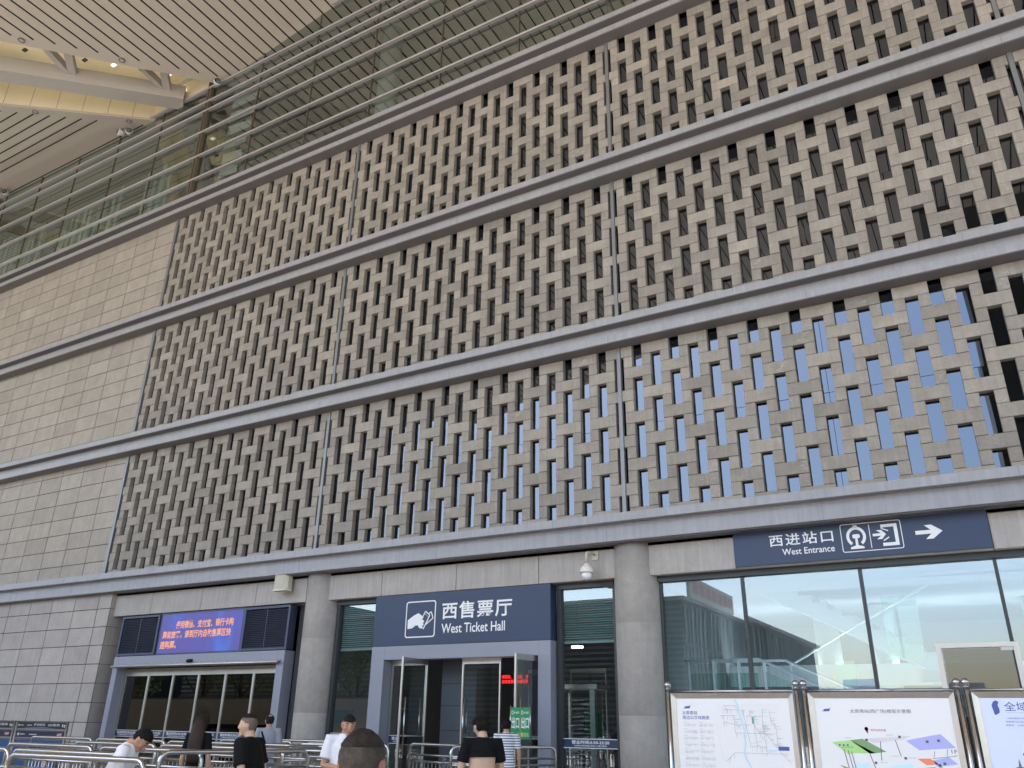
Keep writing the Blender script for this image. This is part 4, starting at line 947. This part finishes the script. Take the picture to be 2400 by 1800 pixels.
ob3 = thing("added_left_block", "low grey block added to hide the horizon at far left", "building", (-110, -20, 0)); o = (-110, -20, 0)  # unseen block added to shut out the low bright sky
m = MB(o); m.box(-130, -90, -58, 5, 0, 12); m.build("main_block", DG, ob3)
for z in (4, 8, 11.6):
    m = MB(o); m.box(-130.2, -89.8, -58.2, 5.2, z, z+.4); m.build("floor_band", mat("floor_band", (.04, .045, .05), .5), ob3)
# ================================================================== PEOPLE
SKIN = mat("skin_tan", (.46, .255, .16), .5, var=.05, scale=20); SKINL = mat("skin_light", (.56, .36, .245), .5, var=.04, scale=20); SKIND = mat("skin_deep", (.36, .17, .10), .5, var=.06, scale=25)
LIP = mat("lip", (.34, .12, .10), .5); HAIR = mat("hair_black", (.012, .010, .009), .75, spec=.25, var=.3, scale=60); HAIRB = mat("hair_brown", (.034, .018, .013), .65, spec=.3, var=.4, scale=45)
STUB = mat("hair_stubble", (.15, .11, .085), .7, var=.35, scale=40, bump=.4); STUB2 = mat("hair_fade", (.052, .040, .030), .75, var=.6, scale=38, bump=.5)
TWHITE = mat("tee_white", (.83, .83, .86), .8, var=.02, scale=9, bump=.12); TBLACK = mat("tee_black", (.006, .006, .007), .85, spec=.2); TGREY = mat("shirt_grey", (.30, .31, .36), .8, var=.05, scale=14, bump=.2)
HTOP = mat("hair_crown", (.024, .018, .014), .7, var=.75, scale=34, bump=.5, spec=.3)
JEAN = mat("trouser_dark", (.025, .028, .04), .8); SHOE = mat("shoe_dark", (.03, .03, .03), .5); EYE = mat("eye_dark", (.02, .013, .01), .2)
def stripe_mat():
    m = bpy.data.materials.new("shirt_striped"); m.use_nodes = True; t = m.node_tree; n = t.nodes; L = t.links; b = n["Principled BSDF"]; b.inputs["Roughness"].default_value = .85
    tc = n.new("ShaderNodeTexCoord"); sp = n.new("ShaderNodeSeparateXYZ"); L.new(tc.outputs["Object"], sp.inputs[0])
    a = n.new("ShaderNodeMath"); a.operation = 'MULTIPLY'; a.inputs[1].default_value = 22; L.new(sp.outputs[2], a.inputs[0])
    f = n.new("ShaderNodeMath"); f.operation = 'FRACT'; L.new(a.outputs[0], f.inputs[0]); g_ = n.new("ShaderNodeMath"); g_.operation = 'GREATER_THAN'; g_.inputs[1].default_value = .62; L.new(f.outputs[0], g_.inputs[0])
    x = n.new("ShaderNodeMix"); x.data_type = 'RGBA'; x.inputs[6].default_value = (.74, .75, .78, 1); x.inputs[7].default_value = (.05, .07, .17, 1); L.new(g_.outputs[0], x.inputs[0]); L.new(x.outputs[2], b.inputs["Base Color"]); return m
STRIPE = stripe_mat()
def headfn(d):
    """skull and face surface for a unit direction (x right, y front, z up)"""
    x, y, z = d
    rx, ry, rz = .077, .098, .118
    p = Vector((x*rx, y*ry, z*rz))
    if z < 0:
        k = (-z); p.x *= 1-.30*k**1.6
        if y < 0: p.y *= 1-.42*k
        else: p.y *= 1-.05*k
    else:
        if y > 0: p.y *= 1-.06*z
        p.x *= 1+.13*math.sin(math.pi*min(z, 1))**.8*(1 if z < .8 else .9)
        p.z *= .97
    return p
def sphere_dirs(nu, nv):
    out = []
    for i in range(nv+1):
        th = math.pi*i/nv
        for j in range(nu):
            ph = 2*math.pi*j/nu; out.append(Vector((math.sin(th)*math.cos(ph), math.sin(th)*math.sin(ph), -math.cos(th))))
    return out
def sphere_faces(nu, nv): return [(i*nu+j, i*nu+(j+1) % nu, (i+1)*nu+(j+1) % nu, (i+1)*nu+j) for i in range(nv) for j in range(nu)]
def head_mesh(mb):
    nu, nv = 40, 28; ds = sphere_dirs(nu, nv); mb.smooth = True
    mb.add([headfn(d) for d in ds], sphere_faces(nu, nv))
    mb.tube([(0, .080, .045), (0, .094, .018), (0, .108, -.012), (0, .110, -.020), (0, .095, -.034)], [.008, .010, .013, .014, .008], 10)      # nose
    for s in (-1, 1):
        mb.ell((s*.012, .098, -.024), (.008, .010, .008), 10)
        mb.tube([(s*.012, .086, .036), (s*.03, .082, .040), (s*.05, .066, .036)], [.007, .009, .006], 8)                                      # brow
        mb.ell((s*.031, .078, .016), (.018, .012, .012), 12)                                                                               # lids
        mb.ell((s*.045, .064, -.022), (.022, .022, .022), 12)                                                                              # cheek
        mb.ell((s*.077, -.008, .0), (.010, .021, .034), 14, Matrix.Rotation(s*-.35, 3, 'Z'))                                               # ear
        mb.ell((s*.074, -.004, -.028), (.008, .010, .012), 10)
    mb.ell((0, .088, -.058), (.026, .010, .008), 12); mb.ell((0, .086, -.071), (.022, .011, .008), 12); mb.ell((0, .074, -.098), (.026, .022, .020), 12); mb.smooth = False
def remesh(mb, vox, smooth=2):
    ob_ = bpy.data.objects.new("tmp", mb.mesh("tmp", [])); COL.objects.link(ob_)
    r = ob_.modifiers.new("r", 'REMESH'); r.mode = 'VOXEL'; r.voxel_size = vox
    s = ob_.modifiers.new("s", 'SMOOTH'); s.iterations = smooth; s.factor = .5
    bpy.context.view_layer.update(); me = bpy.data.meshes.new_from_object(ob_.evaluated_get(bpy.context.evaluated_depsgraph_get()))
    old = ob_.data; bpy.data.objects.remove(ob_); bpy.data.meshes.remove(old)
    me.polygons.foreach_set("use_smooth", [True]*len(me.polygons)); return me
def ering(cx, cy, z, rx, ry, k=20): return [(cx+rx*math.cos(2*math.pi*j/k), cy+ry*math.sin(2*math.pi*j/k), z) for j in range(k)]
def put(name, me, mats, parent):
    me.materials.clear()
    for mm in mats: me.materials.append(mm)
    me.name = name; ob_ = bpy.data.objects.new(name, me); COL.objects.link(ob_); ob_.parent = parent; return ob_
def person(label, loc, face, H=1.70, lean=0., hyaw=0., hpitch=0., hroll=0., arms=None, skin=SKIN, shirt=TWHITE, hair="short", hairmat=HAIR, fat=1., female=False, shirt_bottom=.80, step=.0, scale_head=1., vox=.009):
    """face = world heading in degrees (direction the person faces, measured from +x)."""
    t = thing("person", label, "person", loc, R(face-90)); sc = H/1.70; t.scale = (sc, sc, sc)
    NB = Vector((0, -.012, 1.455))                      # neck base
    HCen = Vector((0, .022, 1.582))
    Rh = Matrix.Rotation(hyaw, 3, 'Z') @ Matrix.Rotation(-hpitch, 3, 'X') @ Matrix.Rotation(hroll, 3, 'Y')
    def bend(v):                                         # lean of the upper body about the hips
        v = Vector(v)
        if v.z <= .92 or not lean: return v
        k = min(1, (v.z-.92)/.35); a = lean*(k if v.z < 1.27 else 1)
        rel = v-Vector((0, 0, .92)); return Vector((0, 0, .92))+Matrix.Rotation(-a*.9, 3, 'X') @ rel
    def hp(p): return bend(NB+Rh @ (Vector(p)*scale_head+HCen-NB))
    sw = .140 if female else .19
    sh = {s: Vector((s*sw, -.01, 1.395)) for s in (-1, 1)}
    arms = arms or {}
    A = {}
    for s in (-1, 1):
        e, wv = arms.get(s, ((s*(sw+.055), -.03, 1.10), (s*(sw+.07), .05, .85))); A[s] = (sh[s], Vector(e), Vector(wv))
    # ---- body
    b = MB()
    def bt(pts, rad, seg=14):
        return b.tube(pts, rad, seg)
    head = MB(); head_mesh(head); head.v = [tuple(hp(v)) for v in head.v]; b.add(head.v, head.f)
    b.tube([bend((0, -.02, 1.42)), bend(NB+Vector((0, .0, .02))), hp((0, -.022, -.07)), hp((0, -.012, -.02))], [.066*fat, .056, .054, .055], 16)
    f = fat; hipw = .165 if not female else .16
    rings = [ering(0, 0, .84, hipw*f*.95, .115*f), ering(0, 0, .93, hipw*f, .12*f), ering(0, .005*f, 1.05, .145*f, .108*f*f), ering(0, .0, 1.2, .155*f, .11*f), ering(0, -.005, 1.32, .165*f, .105), ering(0, -.012, 1.40, .14, .085), ering(0, -.015, 1.445, .075, .06)]
    b.loft([[bend(p) for p in r] for r in rings])
    for s in (-1, 1):
        a0, a1, a2 = A[s]
        bt([bend((s*.08, -.012, 1.40)), bend(a0), bend(a0.lerp(a1, .35)), bend(a1), bend(a1.lerp(a2, .35)), bend(a2)], [.05, .056*f, .048*f, .038, .040, .026])
        lx = s*.092; st_ = s*step
        bt([(lx, 0, .90), (lx, st_*.35, .68), (lx, st_*.6-.0, .48), (lx, st_*.75-.02, .33), (lx, st_-.02, .09)], [.092*f, .08*f, .056, .056, .036])
    me = remesh(b, vox)
    # hands appended with five unequal fingers each
    import bmesh
    bm = bmesh.new(); bm.from_mesh(me)
    hm = MB()
    for s in (-1, 1):
        a0, a1, a2 = A[s]; W = bend(a2); d = (W-bend(a1)).normalized(); side = d.cross(Vector((0, 1, 0)) if abs(d.y) < .8 else Vector((0, 0, 1))).normalized(); fl = d.cross(side).normalized()
        hm.tube([W-d*.02, W+d*.02, W+d*.06, W+d*.09], [.026, .030, .036, .028], 10)
        for i, (off, ln) in enumerate(((-.030, .062), (-.010, .074), (.010, .07), (.029, .054))):
            q = W+d*.082+side*off; hm.tube([q, q+d*ln*.45+fl*.006, q+d*ln*.8+fl*.022, q+d*ln*.92+fl*.036], [.0095, .009, .008, .006], 7)
        q = W+d*.03-side*.03; hm.tube([q, q-side*.022+d*.025+fl*.008, q-side*.026+d*.055+fl*.02], [.012, .011, .008], 7)
    tm = hm.mesh("tmp", []); bm.from_mesh(tm); bm.to_mesh(me); bm.free(); bpy.data.meshes.remove(tm)
    body = put("body", me, [skin, LIP, hairmat], t)
    me.polygons.foreach_set("use_smooth", [True]*len(me.polygons))
    inv = Rh.transposed()
    for pl in me.polygons:                                # brows and lips
        if pl.center.z < 1.3: continue
        c = Vector(pl.center)
        if lean:
            k = 1; rel = c-Vector((0, 0, .92)); c = Vector((0, 0, .92))+Matrix.Rotation(lean*.9, 3, 'X') @ rel
        q = (inv @ (c-NB)+NB-HCen)/scale_head
        if q.y > .07:
            if abs(q.x) < .024 and -.074 < q.z < -.054 and q.y > .088: pl.material_index = 1
            elif .012 < abs(q.x) < .05 and .036 < q.z < .047: pl.material_index = 2
    for s in (-1, 1):
        e = MB(); e.ell((0, 0, 0), (.0125, .006, .0045), 12); e.v = [tuple(hp(Vector(v)+Vector((s*.031, .0885, .014)))) for v in e.v]; e.build("eye", EYE, t)
    # ---- hair
    def shell(nm, keep, th, mm, jit=.0, tuft=(0, 0, 0)):
        nu, nv = 56, 40; ds = sphere_dirs(nu, nv); rj = random.Random(11); vs = []
        for d in ds:
            p = headfn(d); kk = keep(p); n_ = Vector((p.x/.0058, p.y/.0094, p.z/.0139)).normalized()
            thick = -.012 if kk <= 0 else th*min(1, kk*3)
            vs.append(tuple(hp(p+n_*(thick+(rj.uniform(-jit, jit) if kk > 0 else 0)))))
        mb = MB(); mb.smooth = True; mb.add(vs, sphere_faces(nu, nv)); mb.smooth = False
        cnt = tuft[0]; ctr = Vector(hp((0, 0, 0)))
        while cnt > 0:
            d = Vector((rj.gauss(0, 1), rj.gauss(0, 1), rj.gauss(0, 1))).normalized(); p = headfn(d)
            if keep(p) < .12: cnt -= .25; continue
            n_ = Vector((p.x/.0058, p.y/.0094, p.z/.0139)).normalized(); b_ = p+n_*(th*min(1, keep(p)*3)-.002)
            g_ = (n_*.7+Vector((rj.gauss(0, .5), rj.gauss(0, .5)-.25, rj.gauss(0, .4)-.2))).normalized()*tuft[1]*rj.uniform(.6, 1.3); sd_ = g_.orthogonal().normalized()*tuft[2]
            mb.add([hp(b_-sd_), hp(b_+sd_), hp(b_+g_)], [(0, 1, 2)]); cnt -= 1
        return mb.build(nm, mm, t)
    def hairline(p):
        front = .055-.5*max(0, abs(p.x)-.045)
        if p.y > .02: return (p.z-front)/.04
        lo = -.062 if p.y < -.03 else .02-(.02-p.y)*1.65
        if abs(p.x) > .055 and p.y > -.035: lo = max(lo, .012)
        return (p.z-lo)/.05
    if hair == "short": shell("hair", hairline, .014, hairmat, .002, (1400, .02, .003))
    elif hair == "crop": shell("hair_sides", hairline, .0022, STUB2, .0004); shell("hair", lambda p: (p.z-.052+.06*max(0, -p.y-.03)+.2*max(0, p.y-.06))/.05, .007, hairmat, .0008, (1500, .006, .0014))
    elif hair == "buzz":
        shell("hair", hairline, .003, STUB); shell("hair_top", lambda p: (p.z-.068+.1*max(0, -p.y-.04)-(.012 if p.y > .05 else 0))/.03, .008, hairmat, .001, (900, .008, .0018))
    elif hair == "fade":
        shell("hair_sides", hairline, .003, STUB2, .0006, (2500, .004, .0009)); shell("hair_top", lambda p: (p.z-.055-.001*math.sin(p.x*160)-.001*math.sin(p.x*410+1))/.03, .008, HTOP, .0016, (2600, .0055, .001))
    elif hair == "bald": shell("hair", lambda p: min(hairline(p), (math.hypot(p.x, p.y+.035)-.036+max(0, .08-p.z)*3)/.02), .012, hairmat, .002)
    elif hair == "long":
        shell("hair", lambda p: hairline(p) if p.y > -.0 else 1, .026, hairmat, .002, (1200, .03, .003))
        L_ = MB(); L_.smooth = True; rj = random.Random(2)
        rs = []
        for z, rx, ry, cy in ((1.66, .07, .05, -.03), (1.60, .088, .075, -.035), (1.52, .10, .07, -.05), (1.42, .108, .05, -.085), (1.30, .108, .045, -.115), (1.18, .106, .04, -.12), (1.08, .098, .03, -.115), (1.03, .08, .015, -.11)):
            rs.append([bend((x_*(1+.06*math.sin(j*3.1)), y_, z_)) for j, (x_, y_, z_) in enumerate(ering(0, cy, z, rx, ry, 28))])
        L_.loft(rs); L_.build("long_hair", hairmat, t)
    # ---- clothes
    c = MB(); e_ = .014
    zb_ = shirt_bottom
    rr_ = [ering(0, .0, zb_, (hipw+.012)*f+e_*1.4, .128*f+e_*1.3), ering(0, .0, max(zb_+.02, .93), (hipw+.004)*f+e_, .124*f+e_), ering(0, .004, max(zb_+.04, 1.06), .152*f+e_, .114*f*f+e_), ering(0, 0, max(zb_+.055, 1.2), .158*f+e_, .113*f+e_), ering(0, -.005, 1.32, .168*f+e_, .108+e_), ering(0, -.012, 1.40, .142+e_, .088+e_), ering(0, -.012, 1.445, .085, .075), ering(0, -.008, 1.466, .066, .064)]
    c.loft([[bend(p) for p in r] for r in rr_])
    for s in (-1, 1):
        a0, a1, a2 = A[s]; c.tube([bend((s*.07, -.012, 1.395)), bend(a0+Vector((0, 0, .004))), bend(a0.lerp(a1, .4)), bend(a0.lerp(a1, .74))], [.062, .070*f, .066*f, .068*f], 16)
    put("shirt", remesh(c, .011, 2), [shirt], t)
    l = MB(); l.loft([ering(0, 0, .80, hipw*f*.98+.012, .125*f), ering(0, 0, .92, hipw*f+.012, .13*f), ering(0, 0, .97, hipw*f*.95+.01, .125*f)])
    for s in (-1, 1):
        lx = s*.092; st_ = s*step; l.tube([(lx, 0, .88), (lx, st_*.35, .68), (lx, st_*.6, .48), (lx, st_*.8-.02, .28), (lx, st_-.02, .07)], [.102*f, .092*f, .075, .068, .062], 14)
    put("trousers", remesh(l, .014, 2), [JEAN], t)
    for s in (-1, 1):
        m_ = MB(); m_.smooth = True; y_ = s*step; m_.loft([[(s*.092+a*wd_, y_-.02+b_, z_) for a, b_ in ((math.cos(2*math.pi*j/14), math.sin(2*math.pi*j/14)*ln_+oy) for j in range(14))] for z_, wd_, ln_, oy in ((0, .045, .13, .06), (.03, .047, .133, .06), (.065, .042, .11, .04), (.10, .04, .055, 0))]); m_.build("shoe", SHOE, t)
    return t
# heading helper: image right is 30 deg, away from the camera is 120 deg
person("man in white t-shirt with black hair bowing his head over the front barriers", (7.18, -10.02, 0), 36, 1.585, lean=.34, hpitch=.62, hyaw=-.1, skin=SKIN, shirt=TWHITE, hair="short", arms={1: ((.24, .10, 1.14), (.12, .33, 1.10)), -1: ((-.25, .06, 1.12), (-.10, .32, 1.08))})
person("stocky man in black t-shirt with cropped hair looking left", (8.53, -9.33, 0), 198, 1.665, hyaw=.05, lean=.17, skin=SKINL, shirt=TBLACK, hair="buzz", fat=1.13, hpitch=-.12)
person("woman with long dark brown hair seen from behind in a black top", (5.17, -7.22, 0), 118, 1.67, skin=SKINL, shirt=TBLACK, hair="long", hairmat=HAIRB, female=True, fat=.84)
p4 = person("balding man in grey polo shirt with a black shoulder strap near the first column", (2.56, -3.28, 0), 135, 1.72, hyaw=.25, skin=SKIN, shirt=TGREY, hair="bald")
m = MB(); m.tube([(-.13, .09, 1.36), (-.135, 0, 1.425), (-.12, -.10, 1.36), (-.05, -.14, 1.2), (.06, -.14, 1.02)], .017, 8); m.build("bag_strap", TBLACK, p4)
person("man in white t-shirt looking down at his phone beside the close dark head", (8.62, -7.97, 0), 318, 1.70, hpitch=.30, hyaw=.12, skin=SKIN, shirt=TWHITE, hair="crop", lean=.03, arms={1: ((.24, .02, 1.12), (.08, .26, 1.10)), -1: ((-.24, .02, 1.12), (-.06, .27, 1.12))})
person("nearest man seen as the back of a faded haircut with black top", (13.74, -13.85, 0), 118, 1.56, skin=SKIND, shirt=mat("tee_dark_grey", (.03, .03, .03), .8), hair="fade", vox=.007, scale_head=1.0)
person("man in black t-shirt rolled up over his bare back, black hair", (10.29, -7.52, 0), 138, 1.69, hyaw=.18, hpitch=.18, skin=SKINL, shirt=TBLACK, hair="short", shirt_bottom=1.25, lean=.05, arms={-1: ((-.25, .02, 1.13), (-.16, .28, 1.16)), 1: ((.25, .06, 1.14), (.14, .30, 1.16))})
person("person in blue and white striped shirt walking into the ticket hall", (7.17, -1.65, 0), 128, 1.70, skin=SKIN, shirt=STRIPE, hair="short", step=.15, fat=.95)
